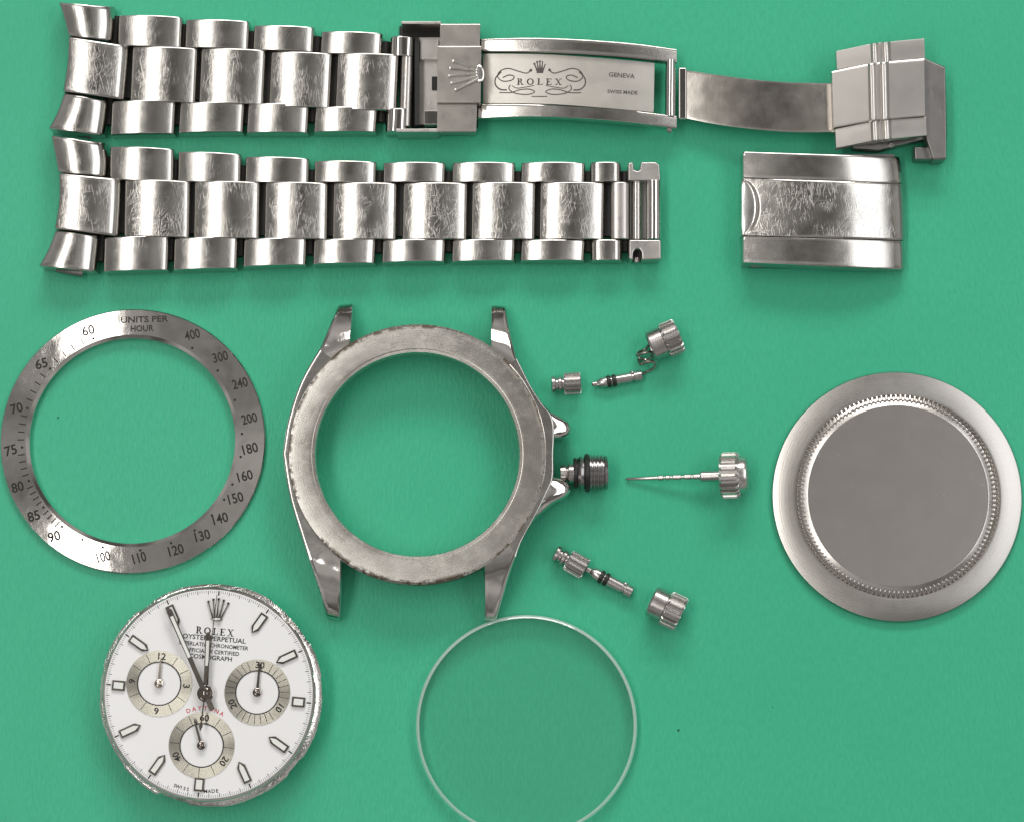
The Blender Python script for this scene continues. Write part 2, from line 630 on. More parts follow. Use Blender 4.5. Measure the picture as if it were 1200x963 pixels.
def make_plate_mat():
    """circular brushed case plate with brown grime round its outer edge"""
    m = steel('grimy_case_steel', (0.64, 0.615, 0.57), 0.25, (1.2, 1.2, 1), 0.0, 0.6, 'Z', 0.3, rings=0.35)
    nt = m.node_tree
    p = nt.nodes['Principled BSDF']
    new, link = nt.nodes.new, nt.links.new
    base = p.inputs['Base Color'].links[0].from_socket
    rgh = p.inputs['Roughness'].links[0].from_socket
    tc = new('ShaderNodeTexCoord')
    mp = new('ShaderNodeMapping')
    mp.inputs['Scale'].default_value = (1000, 1000, 0)
    link(tc.outputs['Object'], mp.inputs['Vector'])
    ln = new('ShaderNodeVectorMath')
    ln.operation = 'LENGTH'
    link(mp.outputs[0], ln.inputs[0])
    r = ln.outputs['Value']
    v = mapped(nt, (1000, 1000, 1000), rnd=False)
    big = noise(nt, v, 0.16, 2)
    fine = noise(nt, v, 1.1, 5, 0.7)
    # radius window near the rim, its width wandering with the noise
    rim = ramp(nt, math_(nt, 'DIVIDE', r, 40.0), [(0.452, 0.0), (0.464, 1.0), (0.480, 1.0), (0.486, 0.8)])
    line = math_(nt, 'MULTIPLY', rim, ramp(nt, math_(nt, 'ADD', fine, math_(nt, 'MULTIPLY', math_(nt, 'SUBTRACT', big, 0.5), 0.9)),
                                           [(0.43, 0.0), (0.54, 1.0)]))
    haze = math_(nt, 'MULTIPLY', ramp(nt, fine, [(0.50, 0.0), (0.72, 1.0)]), ramp(nt, big, [(0.44, 0.0), (0.60, 0.7)]))
    c1 = mix(nt, haze, base, (0.36, 0.32, 0.25))
    c2 = mix(nt, line, c1, (0.11, 0.085, 0.06))
    link(c2, p.inputs['Base Color'])
    dirt = math_(nt, 'MAXIMUM', line, math_(nt, 'MULTIPLY', haze, 0.6))
    link(math_(nt, 'ADD', rgh, math_(nt, 'MULTIPLY', dirt, 0.3)), p.inputs['Roughness'])
    link(math_(nt, 'SUBTRACT', 1.0, math_(nt, 'MULTIPLY', dirt, 0.75)), p.inputs['Metallic'])
    return m


M['plate'] = make_plate_mat()


def make_glass():
    m, nt, p, new, link = mat('clear_crystal')
    nt.nodes.remove(p)
    out = nt.nodes['Material Output']
    tr = new('ShaderNodeBsdfTransparent')
    tr.inputs[0].default_value = (0.955, 0.972, 0.967, 1)
    gl = new('ShaderNodeBsdfGlossy')
    gl.inputs['Roughness'].default_value = 0.03
    fr = new('ShaderNodeFresnel')
    fr.inputs['IOR'].default_value = 1.6
    mx = new('ShaderNodeMixShader')
    geo = new('ShaderNodeNewGeometry')
    link(math_(nt, 'MULTIPLY', fr.outputs[0], math_(nt, 'SUBTRACT', 1.0, geo.outputs['Backfacing'])), mx.inputs[0])
    link(tr.outputs[0], mx.inputs[1])
    link(gl.outputs[0], mx.inputs[2])
    link(mx.outputs[0], out.inputs[0])
    e, nt, p, new, link = mat('ground_glass_edge')
    p.inputs['Base Color'].default_value = (0.92, 0.97, 0.95, 1)
    p.inputs['Roughness'].default_value = 0.06
    p.inputs['Transmission Weight'].default_value = 0.6
    p.inputs['IOR'].default_value = 1.6
    return m, e


M['glass'], M['glass_edge'] = make_glass()


def make_mat_surface():
    m, nt, p, new, link = mat('green_bench_mat')
    v = mapped(nt, (1000, 1000, 1000), rnd=False)
    vs_ = mapped(nt, (1800, 620, 1000), rnd=False)          # short upright wrinkles of the leathery grain
    a = noise(nt, vs_, 1.25, 2, 0.55)
    f = noise(nt, v, 5.0, 2, 0.6)
    b = noise(nt, v, 0.03, 3, 0.5)
    g = mix(nt, ramp(nt, a, [(0.30, 0.0), (0.70, 1.0)]), (0.032, 0.375, 0.208), (0.043, 0.425, 0.245))
    g = mix(nt, math_(nt, 'MULTIPLY', f, 0.35), g, (0.064, 0.50, 0.31))
    g = mix(nt, ramp(nt, b, [(0.35, 0.0), (0.65, 0.35)]), g, (0.029, 0.370, 0.203))
    link(g, p.inputs['Base Color'])
    p.inputs['Roughness'].default_value = 0.42
    p.inputs['Specular IOR Level'].default_value = 0.34
    bp = new('ShaderNodeBump')
    bp.inputs['Strength'].default_value = 1.0
    bp.inputs['Distance'].default_value = 0.075 * MM
    link(math_(nt, 'ADD', a, math_(nt, 'MULTIPLY', f, 0.25)), bp.inputs['Height'])
    link(bp.outputs[0], p.inputs['Normal'])
    return m


M['mat'] = make_mat_surface()

# ------------------------------------------------------------------ the bench
mb = MB()
mb.hf([-1, 1], [-1, 1], lambda u, v: (u * 400, v * 400, 0.0), -3.0)
o = build(mb, 'work_mat', M['mat'])
o['kind'] = 'structure'


# ------------------------------------------------------------------ bracelet pieces
def rdrop(s, rho):
    return 0.0 if s >= rho else rho - math.sqrt(max(0.0, rho * rho - (rho - s) ** 2))


def link_mb(quad, h, sag, zb=0.15, rho=0.9, vch=0.12, tilt=0.0):
    rho = min(rho, .5) if rho == .9 else rho
    """rounded bracelet link over a picture quad (tl, tr, br, bl)"""
    P = [W(*q, h) for q in quad]
    Lm = ((P[1] - P[0]).length + (P[2] - P[3]).length) / 2
    Wm = (P[3] - P[0]).length
    ss = [0, .06, .2, .42, .7, 1.0]
    ss = [s * rho for s in ss]
    us = [s / Lm for s in ss] + [lerp(rho, Lm - rho, k / 9) / Lm for k in range(1, 9)] + [1 - s / Lm for s in reversed(ss)]
    c = vch / Wm
    vs = [0, c * 0.35, c * 1.1, c * 1.6, 1 - c * 1.6, 1 - c * 1.1, 1 - c * 0.35, 1]

    def fn(u, v):
        p = P[0].lerp(P[1], u).lerp(P[3].lerp(P[2], u), v)
        z = h + tilt * (u - .5) + sag * (1 - (2 * u - 1) ** 2) - sag - rdrop(min(u, 1 - u) * Lm, rho)
        e = min(v, 1 - v)
        z -= vch if e == 0 else (vch * 0.35 if e < c * 0.6 else 0)
        return (p.x, p.y, z)
    return MB().hf(us, vs, fn, zb)


def q4(x0, x1, y0, y1, sk=0.0, dy=0.0):
    """picture quad; sk leans the lower edge left, dy drops the right end"""
    return [(x0, y0), (x1, y0 + dy), (x1 - sk, y1 + dy), (x0 - sk, y1)]


def shape_hf(top, bot, zf, nu=20, nv=8, zb=0.15, h=4.0, vch=0.1):
    """solid between an upper and a lower picture polyline, both left to right"""
    us = [k / nu for k in range(nu + 1)]
    vs = [0, .015, .05] + [lerp(.05, .95, k / nv) for k in range(1, nv)] + [.95, .985, 1]

    def fn(u, v):
        a, b = poly_at(top, u), poly_at(bot, u)
        z = zf(u, v)
        p = W(lerp(a[0], b[0], v), lerp(a[1], b[1], v), z)
        e = min(v, 1 - v)
        z -= vch if e == 0 else (vch * .4 if e < .02 else 0)
        return (p.x, p.y, z)
    return MB().hf(us, vs, fn, zb)


def side_hf(left, right, zf, nu=22, nv=10, zb=0.15, vch=0.12, rho=0.05):
    """solid between a left and a right picture polyline, both top to bottom"""
    us = [0, rho * .12, rho * .4, rho] + [lerp(rho, 1 - rho, k / nu) for k in range(1, nu)] + [1 - rho, 1 - rho * .4, 1 - rho * .12, 1]
    vs = [0, .012, .04] + [lerp(.04, .96, k / nv) for k in range(1, nv)] + [.96, .988, 1]

    def fn(u, v):
        a, b = poly_at(left, v), poly_at(right, v)
        z = zf(u, v)
        p = W(lerp(a[0], b[0], u), lerp(a[1], b[1], u), z)
        e = min(v, 1 - v)
        z -= vch if e == 0 else (vch * .4 if e < .02 else 0)
        return (p.x, p.y, z)
    return MB().hf(us, vs, fn, zb)


def end_z(h, sag, Lm, rho=1.2, peak=0.4):
    def zf(u, v):
        t = (u - peak) / max(peak, 1 - peak)
        return h - sag * t * t - rdrop((1 - u) * Lm, rho) - rdrop(u * Lm, .25)
    return zf


# ================================================================== bracelet half with the folding clasp (top of the table)
org = W(300, 90, 0)
T1 = thing('bracelet_half', 'steel bracelet half with the open folding clasp attached, engraved blade and crown emblem', 'watch bracelet', org,
           'two halves of the steel bracelet')
sideL, midL = 'outer_link', 'centre_link'
# end piece
build(side_hf(spline([(69, 3), (74, 18), (80, 42)], 6), spline([(134, 8), (135, 28), (133, 48)], 6), end_z(4.6, 1.5, 8), vch=.15), 'end_link', M['link'], T1)
build(side_hf(spline([(80, 43), (79, 72), (74, 107)], 6), spline([(152, 54), (150, 85), (147, 117)], 6), end_z(5.0, 1.3, 9, peak=.35), vch=.15), 'end_link', M['worn'], T1)
build(side_hf(spline([(75, 109), (68, 130), (57, 151)], 6), spline([(128, 119), (126, 138), (123, 159)], 6), end_z(4.6, 1.5, 8), vch=.15), 'end_link', M['link'], T1)
mb = MB()
mb.tube([W(80, 149, 1.6), W(92, 156, 1.4), W(107, 159, 1.2)], 0.55, 10)
build(mb, 'spring_bar_lug', M['dark'], T1)
top_o = [(138, 213, 17, 53, 2), (217, 292, 22, 55, 2), (297, 368, 29, 58, 2), (376, 448, 36, 62, 2)]
top_c = [(154, 231, 54, 118, 2), (235, 311, 56, 120, 2), (317, 389, 60, 124, 2), (395, 467, 62, 128, 1)]
top_b = [(130, 205, 118, 157, -1), (210, 286, 120, 155, -1), (290, 362, 121, 155, 0), (369, 442, 125, 154, 0)]
for x0, x1, y0, y1, dy in top_o:
    build(link_mb(q4(x0, x1, y0, y1, 1.5, dy), 4.0, 0.75), sideL, M['link'], T1)
for x0, x1, y0, y1, dy in top_c:
    build(link_mb(q4(x0, x1, y0, y1, 3, dy), 4.1, 0.75), midL, M['worn'], T1)
for x0, x1, y0, y1, dy in top_b:
    build(link_mb(q4(x0, x1, y0, y1, 2, dy), 4.0, 0.75), sideL, M['link'], T1)
build(link_mb(q4(457, 487, 42, 65, 1, 1), 3.9, 0.3, rho=1.2), sideL, M['polish'], T1)
build(link_mb(q4(452, 480, 127, 154, 1, 0), 3.9, 0.3, rho=1.2), sideL, M['polish'], T1)


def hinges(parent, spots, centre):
    """pins and filler blocks low between links, black to stand for the gap shade"""
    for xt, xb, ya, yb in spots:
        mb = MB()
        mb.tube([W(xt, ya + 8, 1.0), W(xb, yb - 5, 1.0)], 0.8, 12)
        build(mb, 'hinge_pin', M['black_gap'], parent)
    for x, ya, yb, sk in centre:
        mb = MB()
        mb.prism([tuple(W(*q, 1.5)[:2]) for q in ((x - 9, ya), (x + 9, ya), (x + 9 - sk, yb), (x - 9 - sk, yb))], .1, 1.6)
        build(mb, 'gap_shade_tongue', M['black_gap'], parent)  # black block fills the gap and stands for its shade


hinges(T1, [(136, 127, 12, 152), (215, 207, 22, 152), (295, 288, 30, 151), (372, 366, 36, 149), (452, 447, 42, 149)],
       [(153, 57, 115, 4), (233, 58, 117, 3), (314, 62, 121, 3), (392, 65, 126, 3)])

# clasp channel
def rectf(x0, x1, y0, y1, z, zb, nu=4, nv=4, sk=0.0, vch=.08):
    return shape_hf([(x0, y0), (x1, y0)], [(x0 - sk, y1), (x1 - sk, y1)], z if callable(z) else (lambda u, v: z), nu, nv, zb, vch=vch)


def bx(x0, x1, y0, y1, z0, z1, sk=0.0):
    """plain block over a picture rectangle, seen top at z1"""
    m_ = MB()
    pts = [W(x0, y0, z1), W(x1, y0, z1), W(x1 - sk, y1, z1), W(x0 - sk, y1, z1)]
    m_.prism([(p.x, p.y) for p in pts], z0, z1)
    return m_


CZ = 5.6
build(rectf(516, 563, 28, 55, CZ - .3, 3.6, 6, 4, 1), 'bridge_side', M['bridge'], T1, bevel=.06)
build(rectf(513, 564, 54, 121, CZ + .2, 3.6, 6, 6, 1), 'bridge_plate', M['bridge'], T1, bevel=.06)
build(rectf(513, 559, 121, 155, CZ - .3, 3.6, 6, 4, 1), 'bridge_side', M['bridge'], T1, bevel=.06)
build(bx(470, 517, 25, 28.5, 0.2, CZ - .3), 'side_wall', M['satin'], T1, bevel=.1)
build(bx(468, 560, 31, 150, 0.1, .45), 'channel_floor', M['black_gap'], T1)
build(bx(464, 514, 151, 155, 0.2, CZ - .3), 'side_wall', M['satin'], T1, bevel=.1)
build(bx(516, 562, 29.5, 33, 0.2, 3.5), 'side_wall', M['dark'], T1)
build(bx(516, 558, 149, 154, 0.2, 3.5), 'side_wall', M['satin'], T1)
fl = build(bx(490, 556, 44, 146, 0.5, 1.3), 'floor_plate', M['satin'], T1, bevel=.05)
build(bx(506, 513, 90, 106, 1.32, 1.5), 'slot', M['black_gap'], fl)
build(bx(492, 514, 46, 70, 1.33, 2.4), 'tab', M['satin'], fl, bevel=.05)
build(bx(497, 514, 130, 146, 1.33, 3.0), 'tab', M['polish'], fl, bevel=.05)
mb = MB()
mb.tube([W(478, 56, 2.6), W(475, 149, 2.6)], 0.95, 16)
build(mb, 'spring_bar', M['satin'], T1)
build(bx(486, 491, 44, 147, .3, 3.4), 'gap_shade_strip', M['black_gap'], T1)  # black strip in place of the shaded gap beside the floor plate

# crown emblem, lying on its side: points to the left
def crown(mb, cx, cy, s, ang, z, h, body=True, wd=1.0):
    """five-point coronet; cx, cy in millimetres, s = height, ang = direction of the points"""
    ca, sa = math.cos(ang), math.sin(ang)
    T = lambda x, y: (cx + (x * sa + y * ca) * s, cy + (-x * ca + y * sa) * s)
    tips = [(-.50, .38), (-.26, .50), (0, .55), (.26, .50), (.50, .38)]
    for i, (tx, ty) in enumerate(tips):
        b = tx * 0.42
        pts = [T(b - .065 * wd, -.36), T(b + .065 * wd, -.36), T(tx + .026 * wd, ty), T(tx - .026 * wd, ty)]
        mb.prism(pts, z, z + h)
        c = T(tx, ty + .03)
        mb.lathe([(0.01 * s, 0), (.062 * s, h * .3), (.062 * s, h * .9), (0.01 * s, h * 1.3)], (c[0], c[1], z), (0, 0, 1), 10)
    if body:
        mb.prism([T(-.2, -.4), T(.2, -.4), T(.36, .2), T(.19, .0), T(.16, .28), T(.06, .02), T(0, .3), T(-.06, .02), T(-.16, .28), T(-.19, .0), T(-.36, .2)], z, z + h * .45)
    ell = [T(.27 * math.cos(2 * PI * k / 20), -.42 + .10 * math.sin(2 * PI * k / 20)) for k in range(20)]
    mb.prism(ell, z, z + h * 1.3, .02 * s)


mb = MB()
p = W(546, 88, CZ + .25)
ca, sa = math.cos(PI + .08), math.sin(PI + .08)
TE = lambda x, y, z: (p.x + (x * sa + y * ca) * 4.7, p.y + (-x * ca + y * sa) * 4.7, CZ + .22 + z)
for tx, ty in [(-.46, .34), (-.24, .46), (0, .50), (.24, .46), (.46, .34)]:
    mb.tube([TE(tx * .36, -.40, .12), TE(tx, ty, .12)], [.24, .17], 10)
    mb.ball(TE(tx, ty + .03, .14), .27, 12)
mb.tube([TE(.24 * math.cos(2 * PI * k / 24), -.43 + .11 * math.sin(2 * PI * k / 24), .14) for k in range(25)], .2, 8)
build(mb, 'crown_emblem', M['emblem'], T1)

# first blade: two arched rails and an engraved plate
def archz(z0, zm, z1):
    return lambda u, v: lerp(z0, z1, u) + (zm - (z0 + z1) / 2) * (1 - (2 * u - 1) ** 2)


rail_t = [(560, 46), (620, 44.5), (680, 46.5), (740, 51), (793, 58)]
rail_ti = [(560, 60), (620, 60.5), (680, 63), (740, 67.5), (793, 74)]
rail_bi = [(560, 122), (620, 122.5), (680, 125.5), (740, 130), (793, 136.5)]
rail_b = [(558, 139), (620, 137), (680, 139), (740, 144), (793, 151)]
zr = archz(3.0, 4.6, 3.4)
build(shape_hf(spline(rail_t), spline(rail_ti), zr, 28, 4, lambda u, v: zr(u, v) - 1.9), 'blade_rail', M['cover'], T1)
build(shape_hf(spline(rail_bi), spline(rail_b), zr, 28, 4, lambda u, v: zr(u, v) - 1.9), 'blade_rail', M['cover'], T1)
zp = lambda u, v: zr(u * .87 + .02, v) - .75
pl = build(shape_hf(spline([(566, 63), (640, 64), (700, 68), (767, 74)]), spline([(566, 121), (640, 122), (700, 126), (766, 132)]),
                    zp, 24, 4, lambda u, v: zp(u, v) - .7, vch=.03), 'engraved_plate', M['frost'], T1)
mb = MB()
mb.tube([W(786, 71, 3.0), W(785.5, 137, 3.0)], 0.78, 16)
build(mb, 'hinge_pin', M['polish'], T1)
mb = MB()
mb.tube([W(782, 152, 2.9), W(787, 153.5, 2.9)], 0.45, 10)
build(mb, 'pivot_screw', M['small'], T1)
zpl = lambda x, y: 4.05 - ((x - W(672, 0, 3.6).x) / 12.5) ** 2 * .92 + .04


def zplate(x, y):
    u = (x - W(566, 95, 3.5).x) / (W(767, 95, 3.5).x - W(566, 95, 3.5).x)
    return zp(max(0, min(1, u)), .5) + .035


mb = MB()
Z3 = lambda x, y: tuple(W(540 + x / 4.0, 20 + y / 4.0, 3.6)[:2])
serif(mb, 'ROLEX', Z3(368, 304), 27.0 / 4 * 210 / 210 * .99, .98, zplate, R(-1.5), .45)
for mir in (1, -1):
    mx = lambda x: 372 + (x - 372) * mir
    dyf = lambda x: (x - 372) * .02
    for path, wd in (
        ([(328, 250), (308, 264), (268, 254), (222, 241), (186, 252), (172, 278), (196, 300), (236, 297), (250, 280), (226, 272), (196, 284)], .16),
        ([(190, 256), (164, 284), (162, 316), (184, 338), (216, 342)], .20),
        ([(232, 318), (226, 338), (256, 358), (312, 364), (346, 352), (320, 339), (276, 342), (236, 354), (180, 354)], .15),
        ([(240, 322), (262, 334), (300, 330), (344, 322)], .12)):
        pts = spline([Z3(mx(x), y + dyf(mx(x))) for x, y in path], 7)
        mb.ribbon(pts, wd, zplate)
    c = Z3(mx(328), 250)
    mb.add([(c[0] + .22 * math.cos(k * PI / 5), c[1] + .22 * math.sin(k * PI / 5), zplate(*c)) for k in range(10)], [tuple(range(10))])
mb.ribbon([Z3(332, 373), Z3(405, 374)], .14, zplate)
c0 = Z3(371, 236)
for tx, ty in [(-.82, .5), (-.42, .78), (0, .88), (.42, .78), (.82, .5)]:
    mb.ribbon([(c0[0] + tx * .45, c0[1] - .62), (c0[0] + tx, c0[1] + ty)], [.3, .12], zplate)
    mb.add([(c0[0] + tx + .17 * math.cos(k * PI / 4), c0[1] + ty + .17 * math.sin(k * PI / 4), zplate(*c0)) for k in range(8)], [tuple(range(8))])
mb.ribbon([(c0[0] - .5, c0[1] - .75), (c0[0] + .5, c0[1] - .76)], .3, zplate)
text(mb, 'GENEVA', Z3(755, 275), .68, zplate, R(-4), 3.9)
text(mb, 'SWISS MADE', Z3(758, 353), .56, zplate, R(-2), 4.5)
flat(mb, 'engraving', M['engrave_grey'], pl)

# second blade
build(bx(795, 805, 79, 140, 2.0, 3.1), 'hinge_barrel', M['polish'], T1, bevel=.25)
zb2 = archz(2.7, 3.9, 3.6)
build(shape_hf(spline([(800, 82), (840, 88), (887, 94), (930, 97), (978, 98)]), spline([(800, 138), (840, 146), (887, 152), (930, 155), (978, 155)]),
               zb2, 26, 6, lambda u, v: zb2(u, v) - .8, vch=.04), 'folding_blade', M['blade'], T1)

# clasp end plate: three strips with a folded ridge
def ridge(z0, z1, lift):
    def zf(u, v):
        z = lerp(z0, z1 - .4, min(1, u / .42)) if u < .42 else lerp(z1 - .2, z1, (u - .42) / .58)
        for c in (.435, .565):
            d = abs(u - c) / .045
            if d < 1:
                z += .55 * math.sqrt(1 - d * d)
        return z + lift
    return zf


def ridge_hf(top, bot, zf, zb):
    us = [0, .01, .1, .2, .3, .385] + [.39 + k * .0075 for k in range(12)] + [.482, .5, .518] + [.52 + k * .0075 for k in range(12)] + [.62, .7, .8, .9, .985, 1]
    vs = [0, .02, .06, .5, .94, .98, 1]

    def fn(u, v):
        a, b = poly_at(top, u), poly_at(bot, u)
        z = zf(u, v)
        p_ = W(lerp(a[0], b[0], v), lerp(a[1], b[1], v), z)
        e = min(v, 1 - v)
        return (p_.x, p_.y, z - (.1 if e == 0 else (.03 if e < .03 else 0)))
    return MB().hf(us, vs, fn, zb)


build(ridge_hf([(980, 60), (1024, 50.5), (1083, 45)], [(981, 82), (1024, 75), (1084, 70)], ridge(5.4, 6.5, -.35), lambda u, v: 3.2 + 2 * u), 'clasp_plate_side', M['frost2'], T1)
build(ridge_hf([(975, 84), (1024, 74), (1083, 69)], [(977, 150), (1024, 141), (1084, 136)], ridge(5.4, 6.5, .1), lambda u, v: 3.2 + 2 * u), 'clasp_plate', M['frost2'], T1)
build(ridge_hf([(979, 151), (1024, 141.5), (1085, 137)], [(980, 174), (1024, 165), (1086, 159)], ridge(5.4, 6.5, -.35), lambda u, v: 3.2 + 2 * u), 'clasp_plate_side', M['frost2'], T1)
build(bx(1000, 1080, 60, 68, .2, 4.2), 'hinge_block', M['dark'], T1)
mbk = MB()
pts = [W(1000, 160, 3.5), W(1082, 152, 3.5), W(1084, 163, 3.5), W(1030, 176, 3.5), W(1000, 174, 3.5)]
mbk.prism([(p.x, p.y) for p in pts], 1.0, 3.4)
build(mbk, 'hinge_block', M['dark'], T1, bevel=.1)
mb = MB()
mb.lathe([(.45, 3.3), (.45, 3.5), (.3, 3.6)], (*W(1044, 170, 3.5)[:2], 0), (0, 0, 1), 12)
build(mb, 'pivot_screw', M['small'], T1)
mb = MB()
pts = [W(1080, 66, 4.2), W(1108, 78, 4.2), W(1110, 150, 4.2), W(1109, 187, 4.2), W(1094, 188, 4.2), W(1080, 150, 4.2)]
mb.prism([(p.x, p.y) for p in pts], .6, 4.2, .25)
build(mb, 'locking_flap', M['dark'], T1, bevel=.12)
mb = MB()
pts = [W(1071, 172, 3.0), W(1095, 172, 3.0), W(1108, 187.5, 3.0), W(1072, 187, 3.0)]
mb.prism([(p.x, p.y) for p in pts], .2, 2.9, .2)
build(mb, 'flap_foot', M['dark'], T1, bevel=.12)

# ================================================================== second bracelet half
org = W(400, 245, 0)
T2 = thing('bracelet_half', 'longer run of plain steel bracelet links ending in an open spring bar slot', 'watch bracelet', org,
           'two halves of the steel bracelet')
build(side_hf(spline([(60, 159), (64, 180), (68, 202)], 6), spline([(124, 168), (127, 187), (126, 207)], 6), end_z(4.6, 1.5, 8), vch=.15), 'end_link', M['link'], T2)
build(side_hf(spline([(69, 203), (69, 235), (64, 268)], 6), spline([(143, 210), (142, 243), (140, 277)], 6), end_z(5.0, 1.3, 9, peak=.35), vch=.15), 'end_link', M['worn'], T2)
build(side_hf(spline([(65, 270), (57, 291), (46, 312)], 6), spline([(118, 277), (116, 298), (114, 319)], 6), end_z(4.6, 1.5, 8), vch=.15), 'end_link', M['link'], T2)
mb = MB()
mb.tube([W(66, 315, 1.6), W(80, 318, 1.4), W(97, 321, 1.2)], 0.55, 10)
build(mb, 'spring_bar_lug', M['dark'], T2)
bt = [(128, 203, 171, 210, 3), (208, 282, 177, 212, 3), (287, 362, 183, 213, 2), (368, 441, 188, 213, 1), (449, 522, 190, 213, 0), (530, 604, 190, 213, 0),
      (611, 686, 190, 213, 0)]
bc = [(145, 222, 210, 276, 2), (227, 304, 212, 278, 1), (310, 384, 213, 279, 1), (390, 465, 214, 280, 0), (472, 548, 214, 280, 0), (553, 628, 213.5, 280, 0),
      (633, 709, 213.5, 280, 0)]
bb = [(121, 197, 278, 318, -2), (203, 278, 279, 316, -2), (285, 359, 280, 312, -2), (367, 440, 280.5, 309, -1), (448, 522, 281, 307, -1), (530, 604, 281, 306, -1),
      (611, 686, 281, 305, 0)]
for i, (x0, x1, y0, y1, dy) in enumerate(bt):
    build(link_mb(q4(x0, x1, y0, y1, .8, dy), 4.0, 0.8), sideL, M['link'], T2)
for i, (x0, x1, y0, y1, dy) in enumerate(bc):
    build(link_mb(q4(x0, x1, y0, y1, 1.2, dy), 4.1, 0.8), midL, M['worn'], T2)
for i, (x0, x1, y0, y1, dy) in enumerate(bb):
    build(link_mb(q4(x0, x1, y0, y1, 1.2, dy), 4.0, 0.8), sideL, M['link'], T2)
build(link_mb(q4(692, 728, 190, 213, 0, 0), 3.9, 0.35, rho=.8), sideL, M['link'], T2)
build(link_mb(q4(693, 729, 281, 305, 0, 0), 3.9, 0.35, rho=.8), sideL, M['link'], T2)
build(link_mb(q4(716, 737, 213.5, 280, 0, 0), 3.9, 0.3, rho=.9), midL, M['satin'], T2)
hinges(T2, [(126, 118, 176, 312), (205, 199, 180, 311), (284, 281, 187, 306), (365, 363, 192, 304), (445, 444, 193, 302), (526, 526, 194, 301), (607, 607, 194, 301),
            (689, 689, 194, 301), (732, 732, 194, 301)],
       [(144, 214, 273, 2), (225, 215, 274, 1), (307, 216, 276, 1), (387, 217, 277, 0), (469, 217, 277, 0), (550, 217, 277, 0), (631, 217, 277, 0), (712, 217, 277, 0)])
# slotted last links: notched outline
mb = MB()
pts = [(736, 191), (742, 190), (743, 199), (747, 200.5), (750, 199), (751, 190), (768, 190), (773, 193), (774, 212), (736, 212)]
mb.prism([tuple(W(*q, 3.8)[:2]) for q in pts], .3, 3.8)
build(mb, sideL, M['satin'], T2, 'notched end link', bevel=.25)
mb = MB()
pts = [(737, 281), (774.5, 281), (775, 304), (752, 305), (752, 296), (749, 292), (745, 292), (742, 296), (742, 305), (737, 304)]
mb.prism([tuple(W(*q, 3.8)[:2]) for q in pts], .3, 3.8)
build(mb, sideL, M['satin'], T2, 'notched end link', bevel=.25)
build(bx(741, 752, 293, 304, .4, 1.2), 'slot', M['black_gap'], T2)
mb = MB()
mb.lathe([(.45, 0), (.55, .3), (.55, .7), (.3, .8)], W(746, 308, .9), (0, 1, 0), 12)
build(mb, 'spring_bar_tip', M['small'], T2)
mb = MB()
mb.tube([W(746, 212, 2.2), W(746, 281, 2.2)], .75, 14)
build(mb, 'spring_bar', M['link'], T2)
build(bx(738, 757, 213, 280, .3, 1.3), 'slot_floor', M['dark'], T2)
mb = MB()
mb.tube([W(766, 213, 2.8), W(766, 281, 2.8)], 1.12, 18)
build(mb, 'end_bar', M['polish'], T2)

# ================================================================== clasp cover
org = W(965, 248, 0)
T3 = thing('clasp_cover', 'loose scratched steel clasp cover with a half moon thumb cut at its left end', 'clasp cover', org)
zc = lambda u, v: 5.2 - 0.9 * max(0, (.5 - u) / .5) ** 2 - 2.6 * max(0, (u - .5) / .5) ** 2.0 - rdrop((1 - u) * 24, .9) - rdrop(u * 24, .06)


def band_hf(left, right, lift):
    return side_hf(left, right, lambda u, v: zc(u, v) + lift, 26, 8, lambda u, v: zc(u, v) + lift - 3.4 if .03 < u < .97 else .1, .12, .03)


build(band_hf([(871, 178), (871, 208.5)], spline([(1054, 184), (1057, 200), (1058, 215)], 4), 0), 'cover_band', M['cover'], T3)
lf = []
for k in range(25):
    y = lerp(209, 276, k / 24)
    d = 1 - ((y - 243) / 32.5) ** 2
    lf.append((869.5 + (21 * math.sqrt(d) if d > 0 else 0), y))
build(side_hf(lf, spline([(1058, 214.5), (1060, 248), (1060, 281.5)], 4),
              lambda u, v: zc(u, v) + .18, 26, 16, 1.2, .1, .012), 'cover_band', M['worn'], T3)
build(band_hf([(871, 276.5), (871, 308)], spline([(1059, 282), (1060, 298), (1060, 316)], 4), 0), 'cover_band', M['cover'], T3)
ll = [(869.5, lerp(211, 275, k / 24)) for k in range(25)]
rl = []
for k in range(25):
    y = lerp(211, 275, k / 24)
    d = 1 - ((y - 243) / 32.5) ** 2
    rl.append((869.6 + (20.8 * math.sqrt(d) if d > 0 else 0), y))
build(side_hf(ll, rl, lambda u, v: 3.75 + .6 * max(0, (u - .72) / .28) ** 2 + .25 * (2 * v - 1) ** 2 - .5 * u * (1 - u), 18, 12, .3, .02, .05), 'thumb_scoop', M['emblem'], T3)
for y0, y1 in ((181, 184), (308, 312)):
    build(bx(880, 1048, y0, y1 + 1, .15, 1.7), 'cover_wall', M['dark'], T3)

# ================================================================== tachymeter bezel
BZ = W(155.5, 516.5, .8)
T4 = thing('tachymeter_bezel', 'polished steel bezel ring engraved with black speed numerals and UNITS PER HOUR', 'bezel', (BZ.x, BZ.y, 0))
ro, ri = 155.0 / K(.8), 124.5 / K(1.7)
zbz = lambda r: lerp(.92, 1.62, max(0, min(1, (ro - .12 - r) / (ro - .12 - ri))))
prof = [(ri - .55, 0), (ro - .15, 0), (ro, .12), (ro, .80)]
for k in range(9):
    r = lerp(ro - .12, ri, k / 8)
    prof.append((r, zbz(r)))
prof += [(ri - .05, 1.58), (ri - .5, 1.23), (ri - .55, 1.0)]
ring = build(MB().lathe(prof, (BZ.x, BZ.y, 0), n=160, closed=True), 'bezel_ring', M['bezel'], T4)
zin = lambda x, y: zbz(math.hypot(x - BZ.x, y - BZ.y)) + .03
mb = MB()
